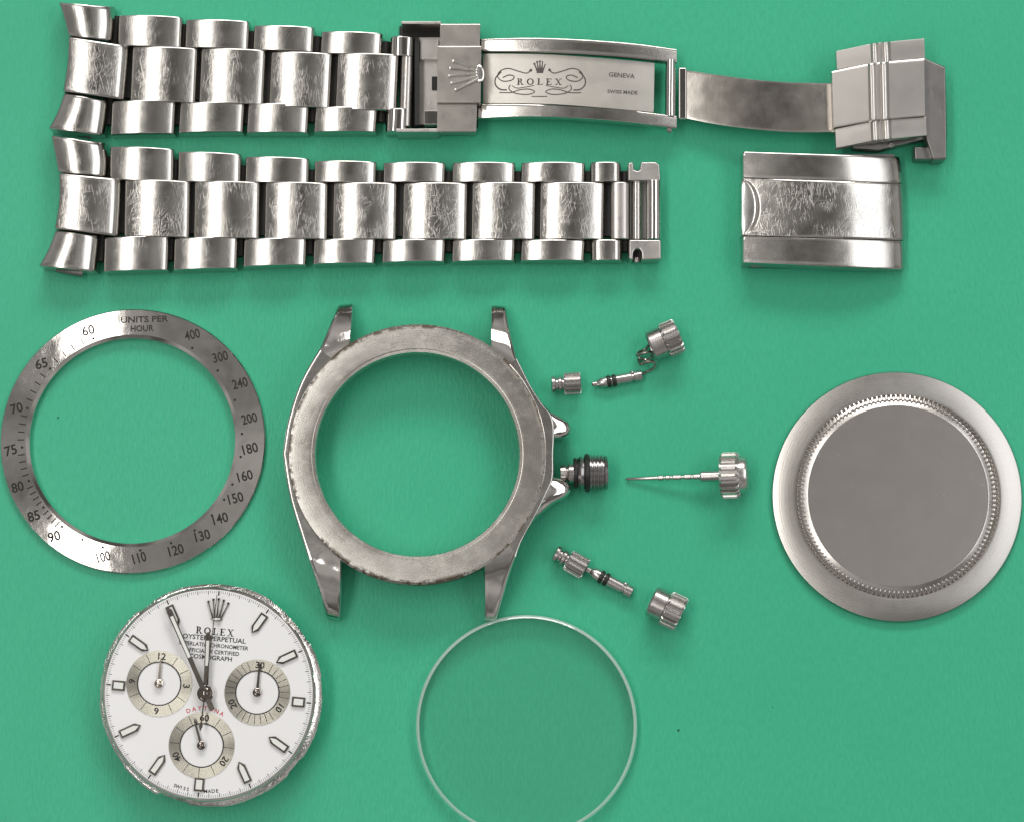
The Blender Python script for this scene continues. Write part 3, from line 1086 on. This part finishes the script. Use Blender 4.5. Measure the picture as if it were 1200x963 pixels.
NUMS = {400: (225, 392), 300: (258, 418), 240: (281, 449), 200: (292, 490), 180: (293, 525), 160: (287, 557), 150: (276, 583), 140: (258, 607),
        130: (237, 627), 120: (206, 644), 110: (163, 653), 100: (121, 652), 90: (63, 628), 85: (39, 604), 80: (20, 570), 75: (12, 527), 70: (19, 478),
        65: (48, 426), 60: (103, 387)}
for n_, (x, y) in NUMS.items():
    c = W(x, y, 1.5)
    text(mb, str(n_), c, 1.5, zin, R(15), 1.85 if n_ < 100 else (2.25 if n_ > 119 else 2.0))
text(mb, 'UNITS PER', W(169, 374, 1.5), .95, zin, R(2), 7.0)
text(mb, 'HOUR', W(166, 384.5, 1.9), .95, zin, R(2), 3.4)
for n_ in range(60, 101):
    a = PI / 2 - R(21600 / n_ - 21.5)
    if n_ % 5 == 0:
        continue
    r0, r1 = ri + .25, ri + 1.25
    mb.ribbon([(BZ.x + r0 * math.cos(a), BZ.y + r0 * math.sin(a)), (BZ.x + r1 * math.cos(a), BZ.y + r1 * math.sin(a))], .17 if n_ < 90 else .13, zin)
for n_ in list(NUMS) + [95]:
    a = PI / 2 - R(21600 / n_ - 21.5)
    c = (BZ.x + (ri + .55) * math.cos(a), BZ.y + (ri + .55) * math.sin(a))
    mb.add([(c[0] + .2 * math.cos(k * PI / 5), c[1] + .2 * math.sin(k * PI / 5), zin(*c) + .01) for k in range(10)], [tuple(range(10))])
flat(mb, 'engraved_scale', M['engrave'], ring)

# ================================================================== watch case
PZ = 6.8
CC = W(489, 531.5, PZ)
T5 = thing('watch_case', 'empty steel watch case with four lugs and brown grime around its open ring', 'watch case', (CC.x, CC.y, 0))
kz = K(PZ)
rh, rp = 119.0 / kz, 153.5 / kz
cz = (CC.x, CC.y, 0)
prof = [(rh + .9, .3), (rp - 2.2, .3), (rp - .5, 1.2), (rp - .1, 3.0), (rp - .25, 5.2), (rp - .1, 5.9), (rp - .1, 6.35), (rp - .45, 6.62),
        (rh + 1.1, PZ), (rh + .62, PZ - .02), (rh + .55, PZ - .42), (rh + .12, PZ - .44), (rh, PZ - .75), (rh, 4.2), (rh + .55, 4.0), (rh + .55, 2.0), (rh + .9, 1.8)]
build(MB().lathe(prof, cz, n=192, closed=True), 'case_ring', [M['plate']], T5)
build(MB().lathe([(rh - .02, 3.2), (rh + .5, 3.2), (rh + .5, 3.9), (rh - .02, 3.9)], cz, n=128, closed=True), 'movement_seat', M['polish'], T5)


def strip(outer, inner, zt, name, mt, nu=26, edge=.5):
    """bar between two picture polylines that run the same way; zt(u) its height"""
    us = [0, .01, .03, .07] + [lerp(.07, 1, k / nu) for k in range(1, nu + 1)]
    vs = [0, .03, .09, .18, .3, .5, .7, .82, .91, .97, 1]

    def fn(u, v):
        a, b = poly_at(outer, u), poly_at(inner, u)
        z = zt(u)
        p_ = W(lerp(a[0], b[0], v), lerp(a[1], b[1], v), z)
        wdt = math.hypot(a[0] - b[0], a[1] - b[1]) / 7.9
        z -= rdrop(v * wdt, min(edge, wdt * .4)) + rdrop((1 - v) * wdt, .18)
        return (p_.x, p_.y, z)
    return build(MB().hf(us, vs, fn, lambda u, v: min(.3 + 1.0 * u, zt(u) - .8)), name, mt, T5, sharp=40)


def circ(a0, a1, n, r=149):
    return [(489 + r * math.sin(R(lerp(a0, a1, k / n))), 531.5 - r * math.cos(R(lerp(a0, a1, k / n)))) for k in range(n + 1)]


lugz = lambda u: 6.5 - 4.2 * (1 - u) ** 2.2 - rdrop(u * 7, .6)
shz = lambda u: 6.58
for outer, inner in (([(396, 358), (386, 381), (373, 411), (357, 440)], [(413, 356), (412.5, 375), (411, 394), (409, 420)]),
                     ([(382, 723), (376, 700), (365, 666), (350, 620)], [(398, 727), (399, 700), (399.5, 670), (400, 640)]),
                     ([(593, 359), (598, 388), (607, 423), (618, 446)], [(576, 358), (575.5, 378), (575, 398), (575, 424)]),
                     ([(581, 727), (590, 698), (600, 665), (614, 628)], [(568.5, 727), (568, 700), (567.5, 672), (567, 642)])):
    strip(spline(outer, 8), spline(inner, 8), lugz, 'lug', M['polish'])
strip(spline([(374, 409), (353, 446), (338, 490), (331, 531)], 8), circ(-42, -90, 24), shz, 'case_shoulder', M['cover'], edge=.3)
strip(spline([(362, 657), (352, 625), (339, 580), (331, 531)], 8), circ(-137, -90, 24), shz, 'case_shoulder', M['cover'], edge=.3)
strip(spline([(606, 420), (622, 452), (637, 475), (645, 484), (649, 497), (649.5, 511), (648.5, 531)], 8), circ(46, 90, 24), shz, 'case_shoulder', M['cover'], edge=.2)
strip(spline([(604, 653), (612, 632), (626, 607), (634, 592), (641, 577), (648, 560), (648.5, 531)], 8), circ(134, 90, 24), shz, 'case_shoulder', M['cover'], edge=.2)


def guard(outer, inner):
    us = [k / 26 for k in range(27)]
    vs = [0, .04, .12, .25, .42, .6, .76, .88, .96, 1]

    def fn(u, v):
        a, b = poly_at(inner, u), poly_at(outer, u)
        z = 6.5 - .75 * v ** 1.3 - .7 * max(0, (v - .8) / .2) ** 2
        p_ = W(lerp(a[0], b[0], v), lerp(a[1], b[1], v), z)
        return (p_.x, p_.y, z)
    return build(MB().hf(us, vs, fn, 1.2), 'crown_guard', M['polish'], T5, sharp=50)


guard(spline([(636, 473), (646, 483), (656, 488), (666, 494.5), (670, 502), (667, 509), (658, 513), (648, 513)], 6),
      spline([(634, 474), (641, 482), (645, 489), (647, 496), (648, 503), (647.5, 512)], 6))
guard(spline([(648, 558), (657, 561), (666, 567), (669, 574), (663, 582), (648, 590), (633, 603), (624, 612)], 6),
      spline([(646, 558), (644, 566), (640, 575), (635, 585), (629, 596), (622, 610)], 6))

# ================================================================== movement with the dial
DZ = 6.0
DC = W(244.5, 812.4, DZ)
T6 = thing('watch_movement', 'white chronograph dial with three silver subdials and hands on its metal movement', 'watch dial', (DC.x, DC.y, 0))
DR = 120.6 / K(DZ)
A0 = R(-5.2)                                   # the dial is turned a little clockwise
dz_ = lambda zx, zy: (DC.x + (zx - 475) / 397 * DR, DC.y - (zy - 468) / 397 * DR)
rnd = random.Random(3)


def rim(k, i):
    return 1.0


n_ = 180
step = [0.0] * n_
i = 0
while i < n_:
    ln_, v_ = rnd.randint(2, 9), rnd.choice([0, 0, .004, .008, .014, .022, -.006, -.004])
    for j in range(i, min(n_, i + ln_)):
        step[j] = v_
    i += ln_
rm = DR + 1.1
MC = (DC.x + .18, DC.y - .18, 0)
prof = [(rm - 2.2, .1), (rm - 1.0, .9), (rm - .55, 1.8), (rm - .55, 3.1), (rm, 3.3), (rm, 4.6), (rm - .3, 4.85), (DR + .15, 5.0), (DR - .3, 5.3), (DR - 1, 5.3)]
build(MB().lathe(prof, MC, n=n_, radfn=lambda k, i: 1 - (step[i] if 3 < k < 7 else step[(i * 7) % n_] * .3 if k < 4 else 0)),
      'movement_body', M['rhodium'], T6, sharp=25)
build(MB().lathe([(DR + .42, 5.05), (DR + .42, 5.45), (DR + .3, 5.58), (DR - .1, 5.58), (DR - .1, 5.05)], (DC.x, DC.y, 0), n=150, closed=True,
                 radfn=lambda k, i: 1 - (.012 if (i % 15) in (3, 4) else 0)), 'holding_ring', M['polish'], T6)
dial = build(MB().lathe([(DR - .2, 5.6), (DR, 5.62), (DR, DZ - .08), (DR - .08, DZ), (.4, DZ)], (DC.x, DC.y, 0), n=128), 'dial', M['dial'], T6)
S1 = DZ + .02
pol = lambda r, deg, c=None: ((c or DC)[0] + r * math.cos(PI / 2 + A0 - R(deg)), (c or DC)[1] + r * math.sin(PI / 2 + A0 - R(deg)))
mb = MB()
for k in range(300):
    d = k * 1.2
    big = k % 25 == 0
    mid = k % 5 == 0
    mb.ribbon([pol(DR * .99, d), pol(DR * (.945 if big else .952 if mid else .966), d)], .20 if big else .085 if mid else .05, S1)
flat(mb, 'minute_track', M['ink'], dial)
mb = MB()
serif(mb, 'ROLEX', dz_(496, 231), 5.5, 1.02, S1, A0)
for s, zx, zy, wd, hh in (('OYSTER PERPETUAL', 494, 258, 9.2, .70), ('SUPERLATIVE CHRONOMETER', 492, 284, 10.1, .58),
                          ('OFFICIALLY CERTIFIED', 486, 308, 7.9, .58), ('COSMOGRAPH', 481, 330, 6.2, .66)):
    text(mb, s, dz_(zx, zy), hh, S1, A0, wd)
flat(mb, 'dial_lettering', M['ink'], dial)


def arc_text(mb, s, c, r, mid, step_, h, z, inward=False, wf=1.0):
    """letters round a circle; mid = clock angle in degrees on the dial"""
    for i, ch in enumerate(s):
        if ch == ' ':
            continue
        d = mid + (i - (len(s) - 1) / 2) * step_ * (-1 if inward else 1)
        a = PI / 2 + A0 - R(d)
        vs, fs, wd = glyphs(ch)
        put(mb, vs, fs, (c[0] + r * math.cos(a), c[1] + r * math.sin(a)), a + (PI / 2 if inward else -PI / 2), h * wf, h, z)


mb = MB()
arc_text(mb, 'SWISS', DC, DR * .928, 190.5, 2.0, .52, S1, True)
arc_text(mb, 'MADE', DC, DR * .928, 172.5, 2.3, .52, S1, True)
flat(mb, 'dial_lettering', M['ink'], dial)
mb = MB()
bot_c = dz_(451, 663.5)
arc_text(mb, 'DAYTONA', bot_c, 5.35, 0, 9.0, .62, S1, False, 1.0)
flat(mb, 'dial_lettering', M['red_ink'], dial, 'red curved lettering')


def subdial(zx, zy, nums, ticks, hand_to, hand_mat, tail=False):
    c = dz_(zx, zy)
    r1, r0 = 125.5 / 397 * DR, 83.0 / 397 * DR
    sd = build(MB().lathe([(r0, DZ + .015), (r1, DZ + .015), (r1, DZ + .09), (r0, DZ + .05)], (c[0], c[1], 0), n=72, closed=True), 'subdial_ring', M['sub'], T6)
    mb = MB()
    z = DZ + .115
    mb.annulus(c, r0 - .10, r0 + .06, z - .02)
    for d in ticks:
        mb.ribbon([pol(r0 + .1, d, c), pol(r1 - .15, d, c)], .07, z)
    for s, d in nums:
        a = PI / 2 + A0 - R(d)
        vs, fs, wd = glyphs(s)
        rr = (r0 + r1) / 2
        put(mb, vs, fs, (c[0] + rr * math.cos(a), c[1] + rr * math.sin(a)), a - PI / 2, 1.02, .98, z + .01)
    flat(mb, 'subdial_scale', M['ink'], sd)
    h = dz_(*hand_to)
    dx, dy = h[0] - c[0], h[1] - c[1]
    l = math.hypot(dx, dy)
    dx, dy = dx / l, dy / l
    T = lambda s, t: (c[0] + dx * s - dy * t, c[1] + dy * s + dx * t)
    mb = MB()
    mb.prism([T(-.3, .22), T(-.3, -.22), T(l * .35, -.17), T(l * .8, -.15), T(l, 0), T(l * .8, .15), T(l * .35, .17)], DZ + .5, DZ + .62)
    mb.lathe([(.62, DZ + .42), (.62, DZ + .72), (.45, DZ + .82)], (c[0], c[1], 0), n=24)
    mb.lathe([(.28, DZ + .0), (.28, DZ + .95), (.15, DZ + 1.02)], (c[0], c[1], 0), n=16)
    build(mb, 'subdial_hand', hand_mat, T6)


subdial(286, 429.5, [('12', 0), ('3', 90), ('6', 180), ('9', 270)], [30, 60, 120, 150, 210, 240, 300, 330], (293, 332), M['hand_light'])
subdial(661, 463, [('30', 0), ('10', 120), ('20', 240)], [d for d in range(0, 360, 12) if d not in (0, 12, 348, 108, 120, 132, 228, 240, 252)], (671, 345), M['hand'])
subdial(451, 663.5, [('60', 0), ('20', 120), ('40', 240)], [d for d in range(0, 360, 30) if d not in (0, 120, 240)] + [], (421, 558), M['hand'])

# applied markers
for hnum in range(1, 12):
    d = hnum * 30
    if hnum in (3, 6, 9):
        rr, hl, hw, tip = .868, .95, .72, 0
    else:
        rr, hl, hw, tip = .845, 1.25, .62, .75
    def mk(s, inset):
        a = PI / 2 + A0 - R(d)
        ox, oy = math.cos(a), math.sin(a)
        c = (DC.x + ox * DR * rr, DC.y + oy * DR * rr)
        hl_, hw_, tp = hl - inset, hw - inset, tip
        o_ = [(hl_, -hw_), (hl_, hw_), (-hl_ + (tp * .2 if not tp else 0), hw_)]
        o_ += [(-hl_ - tp, 0)] if tp else []
        o_ += [(-hl_, -hw_)]
        return [(c[0] + ox * x - oy * y, c[1] + oy * x + ox * y) for x, y in o_]
    m_ = build(MB().prism(mk(1, 0), DZ, DZ + .38, .06), 'hour_marker', M['hand'], T6)
    build(MB().prism(mk(1, .27), DZ + .3, DZ + .43), 'lume', M['lume'], m_)
mb = MB()
c = dz_(506, 152)
crown(mb, c[0], c[1], 2.9, PI / 2 + A0, DZ, .4, False, .55)
cm = build(mb, 'crown_marker', M['hand'], T6)
mb = MB()
ce = (c[0] - .42 * 2.9 * math.cos(PI / 2 + A0), c[1] - .42 * 2.9 * math.sin(PI / 2 + A0))
mb.prism([(ce[0] + .58 * math.cos(k * PI / 10), ce[1] + .17 * math.sin(k * PI / 10)) for k in range(20)], DZ + .3, DZ + .56)
build(mb, 'lume', M['lume'], cm)


def hand(tip, tail, w0, z, name, lume=None, mat_=None, taper=False, blunt=.5):
    pc = dz_(466, 467)
    h = dz_(*tip)
    dx, dy = h[0] - pc[0], h[1] - pc[1]
    l = math.hypot(dx, dy)
    dx, dy = dx / l, dy / l
    T = lambda s, t: (pc[0] + dx * s - dy * t, pc[1] + dy * s + dx * t)
    mb = MB()
    if taper:
        mb.prism([T(-tail, .1), T(-tail, -.1), T(l, -.05), T(l, .05)], z, z + .12)
        mb.prism([T(-tail - .9, 0), T(-tail - .1, -.28), T(-tail + .9, 0), T(-tail - .1, .28)], z, z + .13)
    else:
        mb.prism([T(-tail, w0 * .5), T(-tail, -w0 * .5), T(l * .3, -w0 * .42), T(l - blunt, -w0 * .5), T(l, -w0 * .14), T(l, w0 * .14), T(l - blunt, w0 * .5), T(l * .3, w0 * .42)], z, z + .16, .05)
    o_ = build(mb, name, mat_ or M['hand'], T6)
    if lume:
        a, b = lume
        mb = MB()
        mb.prism([T(l * a, -w0 * .27), T(l * b, -w0 * .27), T(l * b, w0 * .27), T(l * a, w0 * .27)], z + .1, z + .185)
        build(mb, 'lume', M['lume'], o_)
    return o_


hand((474, 234), 1.2, .80, DZ + 1.0, 'hour_hand', (.45, .86), M['hand_mid'])
hand((320, 142), 2.6, .82, DZ + 1.35, 'minute_hand', (.42, .90), M['hand_mid'])
hand((508, 92), 4.6, .1, DZ + 1.75, 'chronograph_hand', None, M['hand'], True)
pc = dz_(466, 467)
mb = MB()
mb.lathe([(1.2, DZ + .9), (1.2, DZ + 1.25), (1.0, DZ + 1.35)], (pc[0], pc[1], 0), n=28)
mb.lathe([(.85, DZ + 1.2), (.85, DZ + 1.9), (.7, DZ + 2.0)], (pc[0], pc[1], 0), n=28)
mb.lathe([(.4, DZ + 1.2), (.4, DZ + 2.2), (.2, DZ + 2.28)], (pc[0], pc[1], 0), n=20)
build(mb, 'hand_hub', M['hand'], T6)

# ================================================================== crystal
GC = W(617, 850, 1.0)
gr = 128.0 / K(1.5)
T7 = 'watch_crystal'
mb = MB()
c = (GC.x, GC.y, 0)
n_ = 128
prof = [(gr - .45, .05), (gr, .3), (gr, 1.6), (gr - .1, 1.8), (gr - .25, 2.0), (gr - .45, 2.1)]
vs, fs, mi = [], [], []
for r_, z_ in prof:
    for i in range(n_):
        t = 2 * PI * i / n_
        vs.append((c[0] + r_ * math.cos(t), c[1] + r_ * math.sin(t), z_))
mb.add(vs, [(k * n_ + i, k * n_ + (i + 1) % n_, (k + 1) * n_ + (i + 1) % n_, (k + 1) * n_ + i) for k in range(len(prof) - 1) for i in range(n_)], 1)
mb.add(vs[-n_:], [tuple(range(n_))], 0)
mb.add(vs[:n_], [tuple(range(n_ - 1, -1, -1))], 0)
o = build(mb, T7, [M['glass'], M['glass_edge']], sharp=6, origin=(GC.x, GC.y, 0))
o['label'] = 'clear round watch crystal with pale rim lying below the case'
o['category'] = 'watch glass'

# ================================================================== case back
BC = W(1051, 581.5, .7)
T8 = thing('case_back', 'round satin steel screw case back with a fine fluted ring, right of the winding crown', 'case back', (BC.x, BC.y, 0))
rb = 146.0 / K(.7)
c = (BC.x, BC.y, 0)
rk = 121.5 / K(1.8)
build(MB().lathe([(rk - 1, .05), (rb - .25, .05), (rb, .25), (rb, .75), (rb - .12, .95), (rk + .05, 1.66), (rk - .3, 1.66), (rk - .6, 1.35), (rk - 1, 1.35)], c, n=192, closed=True),
      'outer_flange', M['round'], T8)
nf = 132
mb = MB()
mb.lathe([(rk - .2, 1.2), (rk - .24, 1.60), (rk - .98, 2.02), (rk - 1.1, 2.04), (rk - 1.3, 1.2)], c, n=nf * 4, closed=True,
         radfn=lambda k, i: 1 - (.03 if k in (1, 2) and (i % 4) in (2, 3) else 0))
build(mb, 'fluted_ring', M['head'], T8, smooth=False)
rt = 106.0 / K(3)
build(MB().lathe([(rk - .9, .2), (rk - .9, 1.75), (rk - 1.0, 1.8), (rt + .04, 2.1), (rt, 2.115)], c, n=192), 'raised_bevel', M['head'], T8)
build(MB().lathe([(rt - .02, 1.95), (rt - .02, 2.13), (rt * .5, 2.135), (0, 2.14)], c, n=128), 'back_disc', M['back'], T8)


# ================================================================== winding crown, tube and pushers
def axis_pts(p0, p1, z0, z1):
    a, b = W(*p0, z0), W(*p1, z1)
    d = b - a
    return a, d.normalized(), d.length


# winding crown with its stem
rc = 27.0 / K(3.4)
a, ax, L = axis_pts((733, 561), (878, 556), .35, rc + .1)
T9 = thing('winding_crown', 'fluted steel winding crown on a long thin stem with cut notches', 'winding crown', (a.x, a.y, 0))
u = lambda f: L * f
m_ = MB()
s0 = .26
m_.lathe([(.05, 0), (s0 * .8, .25), (s0, u(.22)), (s0, u(.265)), (s0 * 1.5, u(.27)), (s0 * 1.5, u(.305)), (s0 * .8, u(.31)), (s0 * .8, u(.325)), (s0 * 1.5, u(.33)), (s0 * 1.5, u(.36)),
          (s0, u(.365)), (s0, u(.385)), (s0 * 1.5, u(.39)), (s0 * 1.5, u(.45)), (s0 * .9, u(.455)), (s0 * .9, u(.475)), (s0 * 1.6, u(.48)), (s0 * 1.6, u(.53)), (s0 * 1.2, u(.535)), (s0 * 1.2, u(.55)),
          (s0 * 1.7, u(.555)), (s0 * 1.7, u(.61))], a, ax, 20)
build(m_, 'stem', M['small'], T9)
build(MB().lathe([(.6, u(.605)), (.78, u(.615)), (.78, u(.77))], a, ax, 28), 'stem_collar', M['small'], T9)
build(MB().knurl([(rc * .55, u(.765), False), (rc * .86, u(.768), True), (rc, u(.79), True), (rc, u(.90), True), (rc * .9, u(.925), True), (rc * .8, u(.93), False)], a, ax, 20, .13),
      'fluted_head', M['head'], T9, smooth=False)
build(MB().lathe([(rc * .5, u(.772)), (rc * .9, u(.772)), (rc * .9, u(.918)), (rc * .5, u(.918))], a, ax, 40), 'groove_shade_core', M['dark'], T9)  # dark core added inside the head so its flutes look shaded
build(MB().lathe([(rc * .82, u(.92)), (rc * .80, u(.965)), (rc * .74, u(.985)), (rc * .6, u(.992)), (rc * .3, u(1.0)), (0, u(1.0))], a, ax, 40), 'crown_cap', M['head'], T9)

# crown tube
rt_ = 21.0 / K(2.6)
a, ax, L = axis_pts((657, 554.5), (712, 553.5), rt_, rt_)
T10 = thing('crown_tube', 'short dark threaded tube with black rubber rings beside the case', 'crown tube', (a.x, a.y, 0))
build(MB().lathe([(.5, u(.02)), (1.25, 0), (1.3, u(.10)), (1.05, u(.13)), (1.4, u(.18)), (1.4, u(.27)), (1.9, u(.28)), (2.1, u(.36))], a, ax, 36), 'tube_neck', M['small'], T10)
pr = [(2.1, u(.35)), (2.55, u(.42)), (2.3, u(.50)), (2.3, u(.60))]
for k in range(4):
    f = .62 + k * .078
    pr += [(rt_, u(f)), (rt_, u(f + .03)), (rt_ * .9, u(f + .045)), (rt_ * .9, u(f + .065))]
pr += [(rt_ * .98, u(.94)), (rt_ * .9, u(1.0)), (rt_ * .62, u(1.0)), (rt_ * .55, u(.75)), (0, u(.75))]
build(MB().lathe(pr, a, ax, 48), 'threaded_body', M['gunmetal'], T10)
for f, r_, t_ in ((.565, rt_ * .93, .42), (.315, 2.0, .3)):
    m_ = MB()
    m_.lathe([(r_ + t_ * math.cos(q * PI / 5), u(f) + t_ * math.sin(q * PI / 5)) for q in range(10)], a, ax, 40, closed=True)
    build(m_, 'sealing_ring', M['rubber'], T10)


def pusher_tube(p0, p1, rpx, label):
    r_ = rpx / K(1.5)
    a, ax, L = axis_pts(p0, p1, r_, r_)
    T = thing('pusher_tube', label, 'pusher tube', (a.x, a.y, 0), 'knurled pusher tubes')
    U = lambda f: L * f
    build(MB().lathe([(r_ * .35, U(.03)), (r_ * .5, 0), (r_ * .78, U(.03)), (r_ * .78, U(.12)), (r_ * .58, U(.16)), (r_ * .58, U(.22)), (r_ * .72, U(.26)), (r_ * .72, U(.34)), (r_ * .55, U(.37)), (r_ * .55, U(.45))],
                     a, ax, 28), 'tube_neck', M['small'], T)
    build(MB().knurl([(r_ * .5, U(.42), False), (r_ * .85, U(.425), True), (r_, U(.48), True), (r_, U(.97), True), (r_ * .93, U(1.0), True), (r_ * .6, U(1.0), False), (r_ * .5, U(.8), False)], a, ax, 15, .17),
          'knurled_head', M['small'], T, smooth=False)
    build(MB().lathe([(r_ * .4, U(.44)), (r_ * .89, U(.44)), (r_ * .89, U(.985)), (r_ * .4, U(.985))], a, ax, 32), 'groove_shade_core', M['dark'], T)  # dark core added to put shade between the ribs


pusher_tube((646, 451), (680.5, 449), 12.6, 'short knurled steel pusher tube lying nearest the top right lug')
pusher_tube((650, 647), (686, 667), 12.8, 'short knurled steel pusher tube below the lower crown guard')


def pusher_pin(p0, p1, rpx, label, clip=True):
    r_ = rpx / K(1)
    a, ax, L = axis_pts(p0, p1, r_ + .05, r_ + .05)
    T = thing('pusher_pin', label, 'pusher pin', (a.x, a.y, 0), 'pusher pins with rubber rings')
    U = lambda f: L * f
    build(MB().lathe([(r_ * .25, 0), (r_ * .5, U(.02)), (r_ * .5, U(.10)), (r_ * .62, U(.12)), (r_ * .95, U(.2)), (r_ * .95, U(.30)), (r_ * .72, U(.31)), (r_ * .72, U(.36)), (r_ * .85, U(.37)), (r_ * .85, U(.40)),
                      (r_ * .72, U(.41)), (r_ * .72, U(.47)), (r_ * .92, U(.48)), (r_ * .92, U(.78)), (r_ * .7, U(.79)), (r_ * .7, U(.83)), (r_ * .98, U(.84)), (r_ * .98, U(.98)), (r_ * .6, U(1.0))],
                     a, ax, 28), 'pin', M['small'], T)
    for f in (.335, .44):
        m_ = MB()
        m_.lathe([(r_ * .84 + .26 * math.cos(q * PI / 5), U(f) + .34 * math.sin(q * PI / 5)) for q in range(10)], a, ax, 32, closed=True)
        build(m_, 'sealing_ring', M['rubber'], T)
    e = a + ax * U(.81) + Vector((-ax.y, ax.x, 0)) * (r_ * .75)
    build(MB().lathe([(.32, -.15), (.38, 0), (.3, .25)], e, (-ax.y, ax.x, 0), 12), 'clip', M['gunmetal'], T)


pusher_pin((693.5, 451), (753, 440), 6.4, 'thin steel pusher pin with two black rings beside the loose spring')
pusher_pin((686.5, 666), (741, 694.5), 7.2, 'thin steel pusher pin with two black rings between tube and button at lower right')


def pusher_cap(pc_, pk, rpx, rpl, label, dirpx):
    """hollow cap: plain skirt towards pc_, fluted head towards pk"""
    r_ = rpx / K(2.6)
    a, ax, L = axis_pts(pc_, pk, rpl / K(2.6) + .05, r_ + .02)
    rl = rpl / K(2.6)
    T = thing('pusher_button', label, 'pusher button', (a.x, a.y, 0), 'fluted pusher buttons')
    U = lambda f: L * f
    build(MB().lathe([(rl * .7, U(.5)), (rl * .78, U(.0)), (rl * .92, U(0)), (rl, U(.05)), (rl, U(.45)), (rl * .95, U(.48)), (rl * .95, U(.55))], a, ax, 44), 'skirt', M['small'], T)
    build(MB().knurl([(rl * .6, U(.49), False), (r_ * .93, U(.49), True), (r_, U(.54), True), (r_, U(.93), True), (r_ * .93, U(.99), True), (r_ * .82, U(1.0), False)], a, ax, 16, .12),
          'fluted_head', M['small'], T, smooth=False)
    build(MB().lathe([(r_ * .4, U(.51)), (r_ * .92, U(.51)), (r_ * .92, U(.975)), (r_ * .4, U(.975))], a, ax, 36), 'groove_shade_core', M['dark'], T)  # dark core added to deepen the shade in the flutes


pusher_cap((762, 407), (796, 392.5), 20.5, 18.0, 'fluted steel pusher button open towards the loose wire spring', None)
pusher_cap((763, 703), (799, 720), 20.5, 18.0, 'fluted steel pusher button lying lowest, above the crystal', None)

# the loose spring
c = W(752, 424, 0)
z4 = lambda x, y, z: tuple(W(630 + x / 6.0, 360 + y / 6.0, z))
path = spline([z4(735, 468, .6), z4(770, 455, .5), z4(812, 432, .9), z4(828, 400, 1.4), z4(805, 383, 1.9), z4(760, 388, 1.8), z4(722, 402, 1.2), z4(708, 372, .6), z4(716, 362, .5),
               z4(765, 372, .5), z4(800, 352, 1.0), z4(806, 318, 1.7), z4(785, 316, 2.3), z4(735, 328, 2.2), z4(698, 342, 1.6), z4(712, 318, .9), z4(755, 300, .7), z4(778, 272, 1.2)], 7)
o = build(MB().tube(path, .2, 8), 'coil_spring', M['wire'], origin=(c.x, c.y, 0))
o['label'] = 'tangled thin wire spring between the upper pusher button and its pin'
o['category'] = 'spring'

# dust on the mat
mb = MB()
for x, y, r_ in ((68, 489, .16), (795, 855, .2), (905, 828, .07)):
    p = W(x, y, .1)
    pts = [(p.x + r_ * random.uniform(.6, 1.2) * math.cos(k * PI / 4), p.y + r_ * random.uniform(.6, 1.2) * math.sin(k * PI / 4)) for k in range(8)]
    mb.prism(pts, .005, .12, .04)
o = build(mb, 'dust', M['dust'])
o['kind'] = 'stuff'
